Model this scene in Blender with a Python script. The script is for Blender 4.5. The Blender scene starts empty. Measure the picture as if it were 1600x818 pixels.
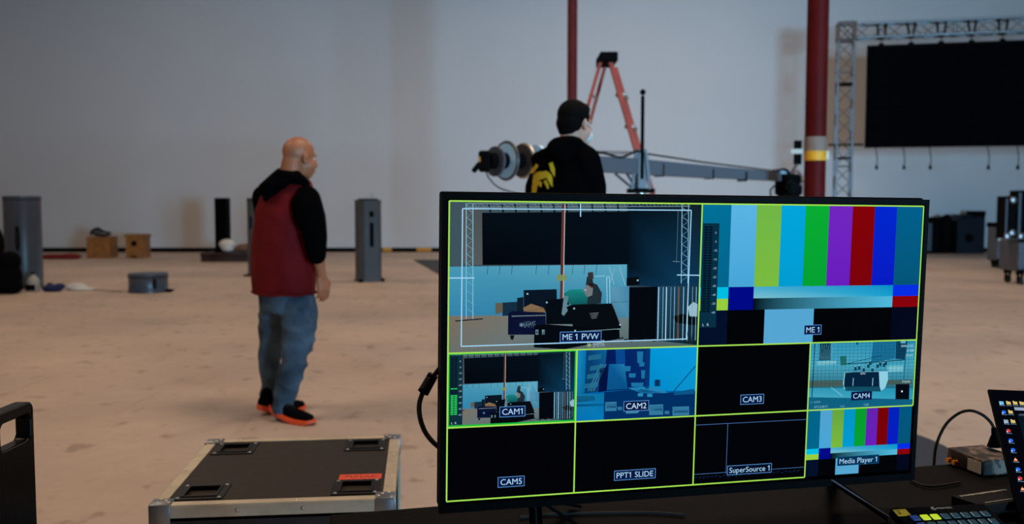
import bpy, bmesh, math, random
import numpy as np
from mathutils import Vector, Matrix, noise
from mathutils.bvhtree import BVHTree
random.seed(7)
SC = bpy.context.scene
COL = SC.collection

# ------------------------------------------------------------------ camera
FPX, CX, CY, CAMH = 1400.0, 800.0, 409.0, 1.36
PITCH = math.atan((409 - 320) / FPX)
cam_d = bpy.data.cameras.new('camera'); cam = bpy.data.objects.new('camera', cam_d); COL.objects.link(cam)
cam.location = (0, 0, CAMH); cam.rotation_euler = (math.pi/2 - PITCH, 0, 0)
cam_d.sensor_width = 36; cam_d.lens = 36 * FPX / 1600; cam_d.clip_end = 200; cam_d.clip_start = .05
cam_d.dof.use_dof = True; cam_d.dof.focus_distance = 1.75; cam_d.dof.aperture_fstop = 4.2
SC.camera = cam
# ------------------------------------------------------------------ world, lights, exposure
SC.view_settings.view_transform = 'Standard'; SC.view_settings.look = 'None'
SC.view_settings.gamma = 1; SC.view_settings.use_curve_mapping = False; SC.view_settings.exposure = 0
W = bpy.data.worlds.new('world'); SC.world = W; W.use_nodes = True
W.node_tree.nodes['Background'].inputs[0].default_value = (.5, .45, .42, 1)
W.node_tree.nodes['Background'].inputs[1].default_value = .05
def area(name, loc, target, sx, sy, power, color, spread=180):
    l = bpy.data.lights.new(name, 'AREA'); l.shape = 'RECTANGLE'; l.size = sx; l.size_y = sy
    l.energy = power; l.color = color
    o = bpy.data.objects.new(name, l); COL.objects.link(o); o.location = loc
    l.spread = math.radians(spread)
    o.rotation_euler = (Vector(target) - Vector(loc)).to_track_quat('-Z', 'Y').to_euler()
    return o
area('loading_door_daylight', (9.2, -8.7, 1.6), (4, 26, 3.0), 2.8, 2.5, 1120, (.30, .66, 1.0), 84)   # open loading door far behind, right
for lx, ly, lp in ((-7, 5, 300), (2, 5, 370), (-8, 17, 200), (4, 18, 440), (12, 11, 80), (-1, -5, 40)):
    area('high_bay_light', (lx, ly, 9.2), (lx, ly, 0), 2.5, 2.5, lp, (1, .78, .60))

# ------------------------------------------------------------------ helpers
def lin(c):
    return tuple((x/255/12.92 if x/255 <= .04045 else ((x/255+.055)/1.055)**2.4) for x in c)
UPV = Vector((0, math.sin(PITCH), math.cos(PITCH))); FWV = Vector((0, math.cos(PITCH), -math.sin(PITCH)))
CAM = Vector((0, 0, CAMH))
def ray(px, py): return Vector((1, 0, 0))*((px-CX)/FPX) - UPV*((py-CY)/FPX) + FWV
def Q(px, py, y):
    d = ray(px, py); return CAM + d*(y/d.y)
def QZ(px, py, z=0.0):
    d = ray(px, py); return CAM + d*((z-CAMH)/d.z)
def mat(name, col, rough=.6, metal=0, var=0.0, scale=8, bump=0.0, bscale=60, col2=None, spec=.5, coat=0):
    m = bpy.data.materials.new(name); m.use_nodes = True
    n = m.node_tree.nodes; L = m.node_tree.links; b = n['Principled BSDF']
    c = lin(col)
    b.inputs['Base Color'].default_value = (*c, 1); b.inputs['Roughness'].default_value = rough
    b.inputs['Metallic'].default_value = metal; b.inputs['Specular IOR Level'].default_value = spec
    if coat: b.inputs['Coat Weight'].default_value = coat
    tc = n.new('ShaderNodeTexCoord')
    if var or col2:
        t = n.new('ShaderNodeTexNoise'); t.inputs['Scale'].default_value = scale; t.inputs['Detail'].default_value = 5
        L.new(tc.outputs['Object'], t.inputs['Vector'])
        r = n.new('ShaderNodeValToRGB'); L.new(t.outputs['Fac'], r.inputs['Fac'])
        r.color_ramp.elements[0].position = .35; r.color_ramp.elements[1].position = .65
        c2 = lin(col2) if col2 else c
        r.color_ramp.elements[0].color = (*[x*(1-var) for x in c], 1)
        r.color_ramp.elements[1].color = (*[min(1, x*(1+var)) for x in c2], 1)
        L.new(r.outputs['Color'], b.inputs['Base Color'])
    if bump:
        t2 = n.new('ShaderNodeTexNoise'); t2.inputs['Scale'].default_value = bscale; t2.inputs['Detail'].default_value = 4
        L.new(tc.outputs['Object'], t2.inputs['Vector'])
        bp = n.new('ShaderNodeBump'); bp.inputs['Strength'].default_value = bump; bp.inputs['Distance'].default_value = .01
        L.new(t2.outputs['Fac'], bp.inputs['Height']); L.new(bp.outputs['Normal'], b.inputs['Normal'])
    return m
def tag(o, label=None, cat=None, group=None, kind=None):
    if label: o['label'] = label
    if cat: o['category'] = cat
    if group: o['group'] = group
    if kind: o['kind'] = kind
    return o
ORG = {}
def empty(name, loc, label, cat, group=None):
    o = bpy.data.objects.new(name, None); COL.objects.link(o); o.location = loc; o.empty_display_size = .1
    ORG[o.name] = Vector(loc); tag(o, label, cat, group); return o
def frame(o=(0, 0, 0), yaw=0, pitch=0, roll=0):     # yaw in degrees about z
    return Matrix.Translation(Vector(o)) @ Matrix.Rotation(math.radians(yaw), 4, 'Z') @ Matrix.Rotation(math.radians(pitch), 4, 'X') @ Matrix.Rotation(math.radians(roll), 4, 'Y')
class MB:
    def __init__(s, M=None): s.bm = bmesh.new(); s.M = M or Matrix.Identity(4)
    def _v(s, p): return s.bm.verts.new(s.M @ Vector(p))
    def box(s, c, d, bevel=0, R=None):
        c = Vector(c); R = R or Matrix.Identity(3)
        vs = [s._v(c + R @ Vector((d[0]/2*i, d[1]/2*j, d[2]/2*k))) for i in (-1, 1) for j in (-1, 1) for k in (-1, 1)]
        fs = [s.bm.faces.new([vs[a] for a in f]) for f in ((0,1,3,2),(4,6,7,5),(0,4,5,1),(2,3,7,6),(0,2,6,4),(1,5,7,3))]
        if bevel:
            es = set(e for f in fs for e in f.edges)
            bmesh.ops.bevel(s.bm, geom=list(es), offset=bevel, segments=2, affect='EDGES', profile=.5)
        return s
    def cyl(s, p0, p1, r0, r1=None, seg=16, cap=True):
        r1 = r0 if r1 is None else r1
        p0, p1 = Vector(p0), Vector(p1); d = (p1-p0).normalized()
        a = d.orthogonal().normalized(); b = d.cross(a)
        A = []; B = []
        for i in range(seg):
            t = 2*math.pi*i/seg; u = a*math.cos(t)+b*math.sin(t)
            A.append(s._v(p0+u*r0)); B.append(s._v(p1+u*r1))
        for i in range(seg):
            j = (i+1) % seg; s.bm.faces.new((A[i], A[j], B[j], B[i]))
        if cap: s.bm.faces.new(A[::-1]); s.bm.faces.new(B)
        return s
    def tube(s, pts, r, seg=10, closed=False):
        pts = [Vector(p) for p in pts]; rings = []; n = len(pts)
        up = None
        for i, p in enumerate(pts):
            if closed: d = (pts[(i+1) % n]-pts[i-1]).normalized()
            else: d = (pts[min(i+1, n-1)]-pts[max(i-1, 0)]).normalized()
            if up is None: up = d.orthogonal().normalized()
            a = (up - d*up.dot(d)).normalized(); up = a; b = d.cross(a)
            rr = r[i] if isinstance(r, (list, tuple)) else r
            rings.append([s._v(p+(a*math.cos(2*math.pi*k/seg)+b*math.sin(2*math.pi*k/seg))*rr) for k in range(seg)])
        for i in range(n if closed else n-1):
            A, B = rings[i], rings[(i+1) % n]
            for k in range(seg):
                s.bm.faces.new((A[k], A[(k+1) % seg], B[(k+1) % seg], B[k]))
        if not closed: s.bm.faces.new(rings[0][::-1]); s.bm.faces.new(rings[-1])
        return s
    def sph(s, c, r, seg=16, R=None):
        r = (r, r, r) if isinstance(r, (int, float)) else r; R = R or Matrix.Identity(3)
        n = seg; m = seg//2; c = Vector(c)
        top = s._v(c + R @ Vector((0, 0, r[2]))); bot = s._v(c + R @ Vector((0, 0, -r[2]))); rows = []
        for i in range(1, m):
            ph = math.pi*i/m
            rows.append([s._v(c + R @ Vector((r[0]*math.sin(ph)*math.cos(2*math.pi*k/n), r[1]*math.sin(ph)*math.sin(2*math.pi*k/n), r[2]*math.cos(ph)))) for k in range(n)])
        for k in range(n):
            s.bm.faces.new((top, rows[0][k], rows[0][(k+1) % n])); s.bm.faces.new((bot, rows[-1][(k+1) % n], rows[-1][k]))
            for i in range(m-2): s.bm.faces.new((rows[i][k], rows[i+1][k], rows[i+1][(k+1) % n], rows[i][(k+1) % n]))
        return s
    def loft(s, rings):   # closed rings of equal count
        R = [[s._v(p) for p in r] for r in rings]; n = len(R[0])
        for A, B in zip(R, R[1:]):
            for k in range(n): s.bm.faces.new((A[k], A[(k+1) % n], B[(k+1) % n], B[k]))
        s.bm.faces.new(R[0][::-1]); s.bm.faces.new(R[-1]); return s
    def prism(s, pts, d):     # pts 3-D planar outline, d extrusion vector
        d = Vector(d); return s.loft([[Vector(p) for p in pts], [Vector(p)+d for p in pts]])
    def ringplate(s, outer, inner, d):   # matched outlines, extruded by d
        d = Vector(d); n = len(outer)
        L = [[s._v(p) for p in outer], [s._v(p) for p in inner], [s._v(Vector(p)+d) for p in inner], [s._v(Vector(p)+d) for p in outer]]
        for a in range(4):
            A, B = L[a], L[(a+1) % 4]
            for k in range(n): s.bm.faces.new((A[k], A[(k+1) % n], B[(k+1) % n], B[k]))
        return s
    def build(s, name, m, parent=None, smooth=False, label=None, kind=None, mods=None):
        bmesh.ops.recalc_face_normals(s.bm, faces=s.bm.faces)
        me = bpy.data.meshes.new(name); s.bm.to_mesh(me); s.bm.free()
        return link_mesh(name, me, m, parent, smooth, label, kind)
def link_mesh(name, me, m, parent=None, smooth=False, label=None, kind=None):
    if m: me.materials.append(m)
    if smooth:
        me.shade_smooth()
        try: me.set_sharp_from_angle(angle=math.radians(38))
        except Exception: pass
    o = bpy.data.objects.new(name, me); COL.objects.link(o)
    if parent is not None:
        org = ORG[parent.name]; o.parent = parent
        me.transform(Matrix.Translation(-org))
        ORG[o.name] = org
    else:
        vs = [v.co for v in me.vertices]
        c = Vector((sum(v.x for v in vs)/len(vs), sum(v.y for v in vs)/len(vs), min(v.z for v in vs)))
        me.transform(Matrix.Translation(-c)); o.location = c; ORG[o.name] = c
    if label: o['label'] = label
    if kind: o['kind'] = kind
    return o
def thing(mb, name, m, label, cat, group=None, smooth=False, kind=None):
    o = mb.build(name, m, None, smooth); tag(o, label, cat, group, kind); return o
def fix_parent(o): # child of a part: same origin, so identity transform
    return o
def blob(name, prims, voxel, m, parent, smooth_it=4, label=None, disp=None):
    mb = MB()
    for p in prims:
        if p[0] == 'cap':
            _, a, ra, b, rb = p; mb.sph(a, ra, 16); mb.sph(b, rb, 16)
            if (Vector(a)-Vector(b)).length > 1e-4: mb.cyl(a, b, ra, rb, 20)
        elif p[0] == 'ell': mb.sph(p[1], p[2], 24, p[3] if len(p) > 3 else None)
        elif p[0] == 'loft': mb.loft(p[1])
        elif p[0] == 'box': mb.box(p[1], p[2], 0, p[3] if len(p) > 3 else None)
    bmesh.ops.recalc_face_normals(mb.bm, faces=mb.bm.faces)
    me = bpy.data.meshes.new('tmp'); mb.bm.to_mesh(me); mb.bm.free()
    o = bpy.data.objects.new('tmp', me); COL.objects.link(o)
    r = o.modifiers.new('r', 'REMESH'); r.mode = 'VOXEL'; r.voxel_size = voxel
    if smooth_it:
        q = o.modifiers.new('s', 'SMOOTH'); q.factor = .5; q.iterations = smooth_it
    dg = bpy.context.evaluated_depsgraph_get(); dg.update()
    ne = bpy.data.meshes.new_from_object(o.evaluated_get(dg))
    bpy.data.objects.remove(o); bpy.data.meshes.remove(me)
    if disp:
        amp, fx, fz = disp
        nn_ = [v.normal.copy() for v in ne.vertices]
        for v, q in zip(ne.vertices, nn_):
            c = v.co; k = noise.noise(Vector((c.x*fx+c.z*2, c.y*fx, c.z*fz))) ; k = 1-2*abs(k); v.co += q*(amp*(k-.6))
    ne.name = name; ne.materials.clear()
    for pl in ne.polygons: pl.use_smooth = True
    ob = link_mesh(name, ne, m, parent)
    if label: ob['label'] = label
    return ob
_tc = {}
def text_geo(s):   # glyph outlines of a string, size 1: verts, faces, (minx, maxx)
    if s in _tc: return _tc[s]
    c = bpy.data.curves.new('t', 'FONT'); c.body = s; c.size = 1; c.resolution_u = 3
    o = bpy.data.objects.new('t', c); COL.objects.link(o)
    dg = bpy.context.evaluated_depsgraph_get(); dg.update()
    me = bpy.data.meshes.new_from_object(o.evaluated_get(dg))
    vs = [(v.co.x, v.co.y) for v in me.vertices]; fs = [tuple(p.vertices) for p in me.polygons]
    bpy.data.objects.remove(o); bpy.data.curves.remove(c); bpy.data.meshes.remove(me)
    for i, ch_ in enumerate(s):      # the font's 1 is a bare stem: give it its flag
        if ch_ == '1':
            x1 = text_geo(s[:i+1])[3] if i+1 < len(s) else max(v[0] for v in vs)
            k = len(vs); vs += [(x1-.095, .68), (x1-.09, .56), (x1-.25, .46), (x1-.25, .55)]; fs.append((k, k+1, k+2, k+3))
    xs = [v[0] for v in vs] or [0]
    _tc[s] = (vs, fs, min(xs), max(xs)); return _tc[s]
def vcol_mat(name, strength=1.0):
    m = bpy.data.materials.new(name); m.use_nodes = True; n = m.node_tree.nodes; L = m.node_tree.links
    b = n['Principled BSDF']; b.inputs['Base Color'].default_value = (.001, .001, .0012, 1); b.inputs['Roughness'].default_value = .45
    b.inputs['Specular IOR Level'].default_value = 0
    a = n.new('ShaderNodeVertexColor'); a.layer_name = 'Col'
    L.new(a.outputs['Color'], b.inputs['Emission Color']); b.inputs['Emission Strength'].default_value = strength
    return m
class Art:      # flat print / picture on a plane: origin O, unit axes X (right) and Y (down), normal N
    def __init__(s, O, X, Y, N, eps=6e-5): s.O, s.X, s.Y, s.N = Vector(O), Vector(X), Vector(Y), Vector(N); s.v = []; s.f = []; s.c = []; s.L = 1; s.eps = eps; s.map = lambda x, y: (x, y)
    def up(s, n=1): s.L += n
    def P(s, x, y): return s.O + s.X*x + s.Y*y + s.N*(s.L*s.eps)
    def poly(s, pts, col):
        cols = col if isinstance(col[0], (tuple, list)) else [col]*len(pts)
        i = len(s.v)
        for p in pts: s.v.append(s.P(*s.map(*p)))
        s.f.append(tuple(range(i, i+len(pts)))); s.c.append([lin(c) for c in cols])
    def rect(s, x0, y0, x1, y1, col): s.poly([(x0, y0), (x1, y0), (x1, y1), (x0, y1)], col)
    def line(s, x0, y0, x1, y1, w, col):      # w in plane metres
        a = Vector(s.map(x0, y0)); b = Vector(s.map(x1, y1)); d = (b-a)
        if d.length < 1e-6: return
        n = Vector((-d.y, d.x)).normalized()*w/2
        i = len(s.v)
        for p in (a+n, b+n, b-n, a-n): s.v.append(s.P(p.x, p.y))
        s.f.append((i, i+1, i+2, i+3)); s.c.append([lin(col)]*4)
    def text(s, t, x, y, h, col, anchor=.5, raw=False, width=None):    # h: letter size in metres, (x, y) baseline anchor
        vs, fs, a, b = text_geo(t); x, y = (x, y) if raw else s.map(x, y); i = len(s.v)
        kx = h if width is None else width/max(1e-6, b-a)
        for p in vs: s.v.append(s.P(x+(p[0]-a-(b-a)*anchor)*kx, y-p[1]*h))
        for f in fs: s.f.append(tuple(i+k for k in f)); s.c.append([lin(col)]*len(f))
        return (b-a)*kx
    def build(s, name, m, parent, label=None):
        me = bpy.data.meshes.new(name); me.from_pydata([tuple(v) for v in s.v], [], s.f)
        ca = me.color_attributes.new('Col', 'FLOAT_COLOR', 'CORNER'); k = 0
        flat = []
        for c in s.c:
            for q in c: flat += [q[0], q[1], q[2], 1]
        ca.data.foreach_set('color', flat)
        return link_mesh(name, me, m, parent, False, label)
def homog(quad):    # source quad TL TR BR BL -> unit square
    A = []; B = []
    for (x, y), (u, v) in zip(quad, ((0, 0), (1, 0), (1, 1), (0, 1))):
        A.append([x, y, 1, 0, 0, 0, -u*x, -u*y]); B.append(u)
        A.append([0, 0, 0, x, y, 1, -v*x, -v*y]); B.append(v)
    h = np.linalg.solve(np.array(A, float), np.array(B, float))
    def f(x, y):
        w = h[6]*x+h[7]*y+1; return ((h[0]*x+h[1]*y+h[2])/w, (h[3]*x+h[4]*y+h[5])/w)
    return f
def catmull(pts, n=8):
    pts = [Vector(p) for p in pts]; P = [pts[0]*2-pts[1]]+pts+[pts[-1]*2-pts[-2]]; out = []
    for i in range(1, len(P)-2):
        a, b, c, d = P[i-1], P[i], P[i+1], P[i+2]
        for k in range(n):
            t = k/n; out.append(.5*((2*b)+(c-a)*t+(2*a-5*b+4*c-d)*t*t+(3*b-a-3*c+d)*t**3))
    out.append(pts[-1]); return out

# ------------------------------------------------------------------ materials
M = {}
M['black'] = mat('black_plastic', (4, 4, 5), .5, spec=.03)
M['matte'] = mat('black_matte', (6, 6, 7), .8, spec=.05)
M['screenblack'] = mat('led_black', (2, 3, 6), .8, spec=.02)
M['trussdark'] = mat('dull_aluminium', (96, 96, 98), .5, .9)
M['note'] = mat('note_yellow', (240, 178, 24), .6)
M['chord'] = mat('truss_tube', (132, 136, 140), .4, .95)
M['dish'] = mat('dish_black', (22, 19, 18), .5, spec=.25)
M['metal'] = mat('aluminium', (196, 190, 176), .42, .85, var=.08, scale=20, bump=.05)
M['chrome'] = mat('steel', (150, 156, 162), .38, 1)
M['ext'] = mat('cream_aluminium', (205, 190, 165), .5, .35, var=.12, scale=14, bump=.08, bscale=40)
M['lam'] = mat('black_laminate', (50, 44, 40), .6, var=.12, scale=30, bump=.05, bscale=220, spec=.2)
M['redpaint'] = mat('red_oxide_paint', (104, 34, 30), .6, var=.15, scale=3, spec=.2)
M['redpaint2'] = mat('dark_red_paint', (74, 9, 9), .6, var=.15, scale=3, spec=.1)
M['beige'] = mat('beige_tape', (118, 98, 86), .7, var=.1)
M['yellow'] = mat('yellow_tape', (205, 142, 12), .6, var=.15, scale=15)
M['orange'] = mat('orange_fibreglass', (158, 66, 50), .55, var=.1, spec=.2)
M['wood'] = mat('oak_ply', (146, 94, 44), .6, var=.2, scale=7, bump=.1)
M['darkwood'] = mat('dark_wood', (46, 24, 20), .6, var=.2)
M['drum'] = mat('grey_drum', (60, 70, 82), .34, var=.08, scale=4, spec=.6)
M['drumdark'] = mat('grey_case', (66, 67, 69), .45, var=.1, scale=4)
M['brown'] = mat('brown_cloth', (110, 78, 58), .9, var=.3, scale=20)
M['white'] = mat('white_cloth', (205, 200, 192), .85, var=.05)
M['navy'] = mat('navy_cloth', (16, 30, 78), .85, var=.3, scale=20)
M['redcloth'] = mat('red_cloth', (120, 16, 14), .85, var=.2)
M['navyplastic'] = mat('navy_case', (24, 26, 88), .5, var=.1)
M['greycase'] = mat('grey_road_case', (66, 68, 76), .5, var=.15)
M['rubber'] = mat('rubber', (18, 18, 18), .8)
M['gold'] = mat('gold_connector', (225, 160, 60), .3, 1)
M['paper'] = mat('white_label', (190, 182, 165), .7)
M['redtape'] = mat('red_tape', (238, 84, 50), .6, var=.05)
M['skin'] = mat('skin', (164, 100, 66), .5, var=.08, scale=14, bump=.06, bscale=90)
M['skin2'] = mat('skin_pale', (200, 150, 128), .5, var=.06, scale=14)
M['hair'] = mat('black_hair', (5, 4, 4), .75, bump=.5, bscale=200, spec=.08)
M['vest'] = mat('red_vest', (104, 14, 18), .8, var=.14, scale=9, bump=.35, bscale=26, spec=.15)
M['hood'] = mat('black_hoodie', (4, 4, 5), .9, bump=.3, bscale=30, spec=.02)
M['jeans'] = mat('blue_denim', (48, 66, 82), .85, var=.28, scale=5, bump=.5, bscale=30, col2=(72, 92, 108), spec=.2)
M['sole'] = mat('orange_sole', (245, 84, 34), .5)
M['eye'] = mat('eye', (220, 215, 210), .2)
M['beam'] = mat('grey_boom', (92, 98, 106), .45, .3)
M['blueglow'] = mat('weight_painted_highlight', (185, 222, 240), .3, 0)  # pale blue colour carries the bright highlights on the weight plates
def print_mat(): return vcol_mat('printed_marks', 0)

# ------------------------------------------------------------------ room
def wall_mat():
    m = mat('painted_wall', (200, 200, 200), .85); n = m.node_tree.nodes; L = m.node_tree.links; b = n['Principled BSDF']
    tc = n.new('ShaderNodeTexCoord'); t = n.new('ShaderNodeTexNoise'); t.inputs['Scale'].default_value = .35; t.inputs['Detail'].default_value = 6
    L.new(tc.outputs['Object'], t.inputs['Vector']); r = n.new('ShaderNodeValToRGB'); L.new(t.outputs['Fac'], r.inputs['Fac'])
    r.color_ramp.elements[0].color = (*lin((196, 196, 198)), 1); r.color_ramp.elements[1].color = (*lin((212, 211, 210)), 1)
    L.new(r.outputs['Color'], b.inputs['Base Color']); return m
def floor_mat():
    m = mat('concrete_floor', (170, 150, 130), .62, spec=.35); n = m.node_tree.nodes; L = m.node_tree.links; b = n['Principled BSDF']
    tc = n.new('ShaderNodeTexCoord')
    def nz(sc, det=5, mp=None, rough=.5):
        t = n.new('ShaderNodeTexNoise'); t.inputs['Scale'].default_value = sc; t.inputs['Detail'].default_value = det; t.inputs['Roughness'].default_value = rough
        if mp:
            q = n.new('ShaderNodeMapping'); q.inputs['Scale'].default_value = mp; L.new(tc.outputs['Object'], q.inputs['Vector']); L.new(q.outputs['Vector'], t.inputs['Vector'])
        else: L.new(tc.outputs['Object'], t.inputs['Vector'])
        return t.outputs['Fac']
    def ramp(src, p0, c0, p1, c1):
        r = n.new('ShaderNodeValToRGB'); L.new(src, r.inputs['Fac']); e = r.color_ramp.elements
        e[0].position, e[0].color, e[1].position, e[1].color = p0, (*c0, 1), p1, (*c1, 1); return r.outputs['Color']
    def mix(a, c, f=1.0, mode='MULTIPLY'):
        x = n.new('ShaderNodeMix'); x.data_type = 'RGBA'; x.blend_type = mode; x.inputs['Factor'].default_value = f
        L.new(a, x.inputs['A']); L.new(c, x.inputs['B']); return x.outputs['Result']
    base = ramp(nz(.6, 8), .35, lin((190, 170, 155)), .68, lin((211, 188, 168)))
    streak = ramp(nz(1.0, 5, (.12, .9, 1)), .4, (.9, .89, .9), .62, (1, 1, 1))
    mott = ramp(nz(9, 6, None, .7), .3, (.93, .92, .91), .6, (1, 1, 1))
    spots = ramp(nz(5.5, 3, (1, .8, 1)), .61, (1, 1, 1), .70, (.70, .67, .66))
    scuff = ramp(nz(1.7, 6, (2.2, .55, 1), .62), .60, (1, 1, 1), .72, (.82, .80, .79))
    c = mix(mix(mix(mix(base, streak), mott), spots), scuff)
    L.new(c, b.inputs['Base Color'])
    bp = n.new('ShaderNodeBump'); bp.inputs['Strength'].default_value = .15; bp.inputs['Distance'].default_value = .01
    L.new(nz(25, 5), bp.inputs['Height']); L.new(bp.outputs['Normal'], b.inputs['Normal']); return m
WM = wall_mat(); FM = floor_mat(); CM = mat('ceiling_deck', (120, 116, 112), .9)
X0, X1, Y0, Y1, ZC = -20, 20, -9, 26, 9.6
def struct(mb, name, m): o = mb.build(name, m); o['kind'] = 'structure'; return o
struct(MB().box(((X0+X1)/2, (Y0+Y1)/2, -.1), (X1-X0+.4, Y1-Y0+.4, .2)), 'floor', FM)
struct(MB().box((0, Y1+.1, ZC/2), (X1-X0+.4, .2, ZC)), 'wall_back', WM)
struct(MB().box((X0-.1, (Y0+Y1)/2, ZC/2), (.2, Y1-Y0, ZC)), 'wall_left', WM)
struct(MB().box((X1+.1, (Y0+Y1)/2, ZC/2), (.2, Y1-Y0, ZC)), 'wall_right', WM)
struct(MB().box((0, Y0-.1, ZC/2), (X1-X0+.4, .2, ZC)), 'wall_front', WM)
struct(MB().box((0, (Y0+Y1)/2, ZC+.1), (X1-X0+.4, Y1-Y0+.4, .2)), 'ceiling', CM)
struct(MB().box((0, Y1-.02, .06), (X1-X0, .04, .12)), 'baseboard_back', M['matte'])

# steel columns
def column(px, y, r, m, label, bands):
    x = (px-CX)/FPX*y
    t = empty('steel_column', (x, y, 0), label, 'column', None)
    MB().cyl((x, y, 0), (x, y, ZC), r, r, 32).build('shaft', m, t, True)
    MB().box((x, y, .012), (r*4, r*4, .024), .004).build('base_plate', m, t)
    for z0, z1, bm_, nm, lb in bands: MB().cyl((x, y, z0), (x, y, z1), r+.004, r+.004, 32).build(nm, bm_, t, True, lb)
    return t, x, y
column(893, 15, .083, M['redpaint'], 'slim red steel column behind the dark-haired person', [])
zz = lambda py, y: Q(800, py, y).z
t, cxx, cyy = column(1271, 8.5, .098, M['redpaint2'], 'thick dark red steel column wrapped with beige and yellow tape',
       [(zz(236, 8.5), zz(214, 8.5), M['beige'], 'tape_band', 'beige tape band'), (zz(251, 8.5), zz(236, 8.5), M['yellow'], 'tape_band', 'yellow tape band')])
MB().box((cxx+.1, cyy-.02, zz(243, 8.5)), (.035, .06, .085), .006).build('junction_box', M['paper'], t, False, 'cream box at the tape')

# ------------------------------------------------------------------ television showing the multiview
SW, SH = .94, .52875
TM = Matrix.Translation((-.108, 1.542, 1.367)) @ Matrix.Rotation(math.radians(13.49), 4, 'Z') @ Matrix.Rotation(math.radians(1.41), 4, 'X') @ Matrix.Rotation(math.radians(.58), 4, 'Y')
R3 = TM.to_3x3(); TX = R3 @ Vector((1, 0, 0)); TY = R3 @ Vector((0, 0, -1)); TN = R3 @ Vector((0, -1, 0)); TO = TM.translation
tv = empty('television', TM @ Vector((SW/2, .03, -SH-.1)), 'large black widescreen television on the desk showing a grid of camera pictures', 'television')
mL, mR, mT, mB_ = .013, .012, .013, .021
outer = [(-mL, mT), (SW+mR, mT), (SW+mR, -SH-mB_), (-mL, -SH-mB_)]
inner = [(-.004, .003), (SW+.003, .003), (SW+.003, -SH-.006), (-.004, -SH-.006)]
MB(TM).ringplate([(x, .012, z) for x, z in outer], [(x, .012, z) for x, z in inner], (0, -.016, 0)).build('bezel', M['black'], tv)
MB(TM).box((SW/2, .024, -SH/2), (SW+.024, .024, SH+.032), .004).build('rear_panel', M['matte'], tv)
MB(TM).box((SW/2, .055, -SH*.6), (SW*.7, .045, SH*.6), .015).build('rear_housing', M['matte'], tv)
scr = MB(TM).box((SW/2, .006, -SH/2), (SW+.012, .008, SH+.014)).build('screen', mat('screen_glass', (1, 1, 2), .45, spec=0), tv)
ORG[scr.name] = ORG[tv.name]
EM = vcol_mat('screen_picture', 1.0)
LIME = (165, 225, 85); GREEN = (20, 185, 60)
def art(): return Art(TO+TN*.0005, TX, TY, TN)
def pane(i0, j0, w, h, quad):
    a = art(); f = homog(quad) if quad else (lambda x, y: (x, y))
    def mp(x, y):
        u, v = f(x, y); return ((i0+u*w)*SW, (j0+v*h)*SH)
    a.map = mp; a.cell = (i0*SW, j0*SH, w*SW, h*SH); return a
def tagbox(a, s, uc, vc, hh, wfac=1.0, fill=(8, 22, 62), edge=(90, 150, 215), tx=(170, 215, 250)):
    x0, y0, w, h = a.cell; X, Y = x0+uc*w, y0+vc*h
    vs, fs, l, r = text_geo(s); tw = (r-l)*hh*wfac
    bw, bh = tw/2+hh*.32, hh*.62
    sv = a.map; a.map = lambda x, y: (x, y)
    a.up(); a.rect(X-bw, Y-bh, X+bw, Y+bh, edge); a.up(); a.rect(X-bw+.001, Y-bh+.001, X+bw-.001, Y+bh-.001, fill)
    a.up(); a.text(s, X, Y+hh*.34, hh, tx, width=tw); a.map = sv
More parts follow.
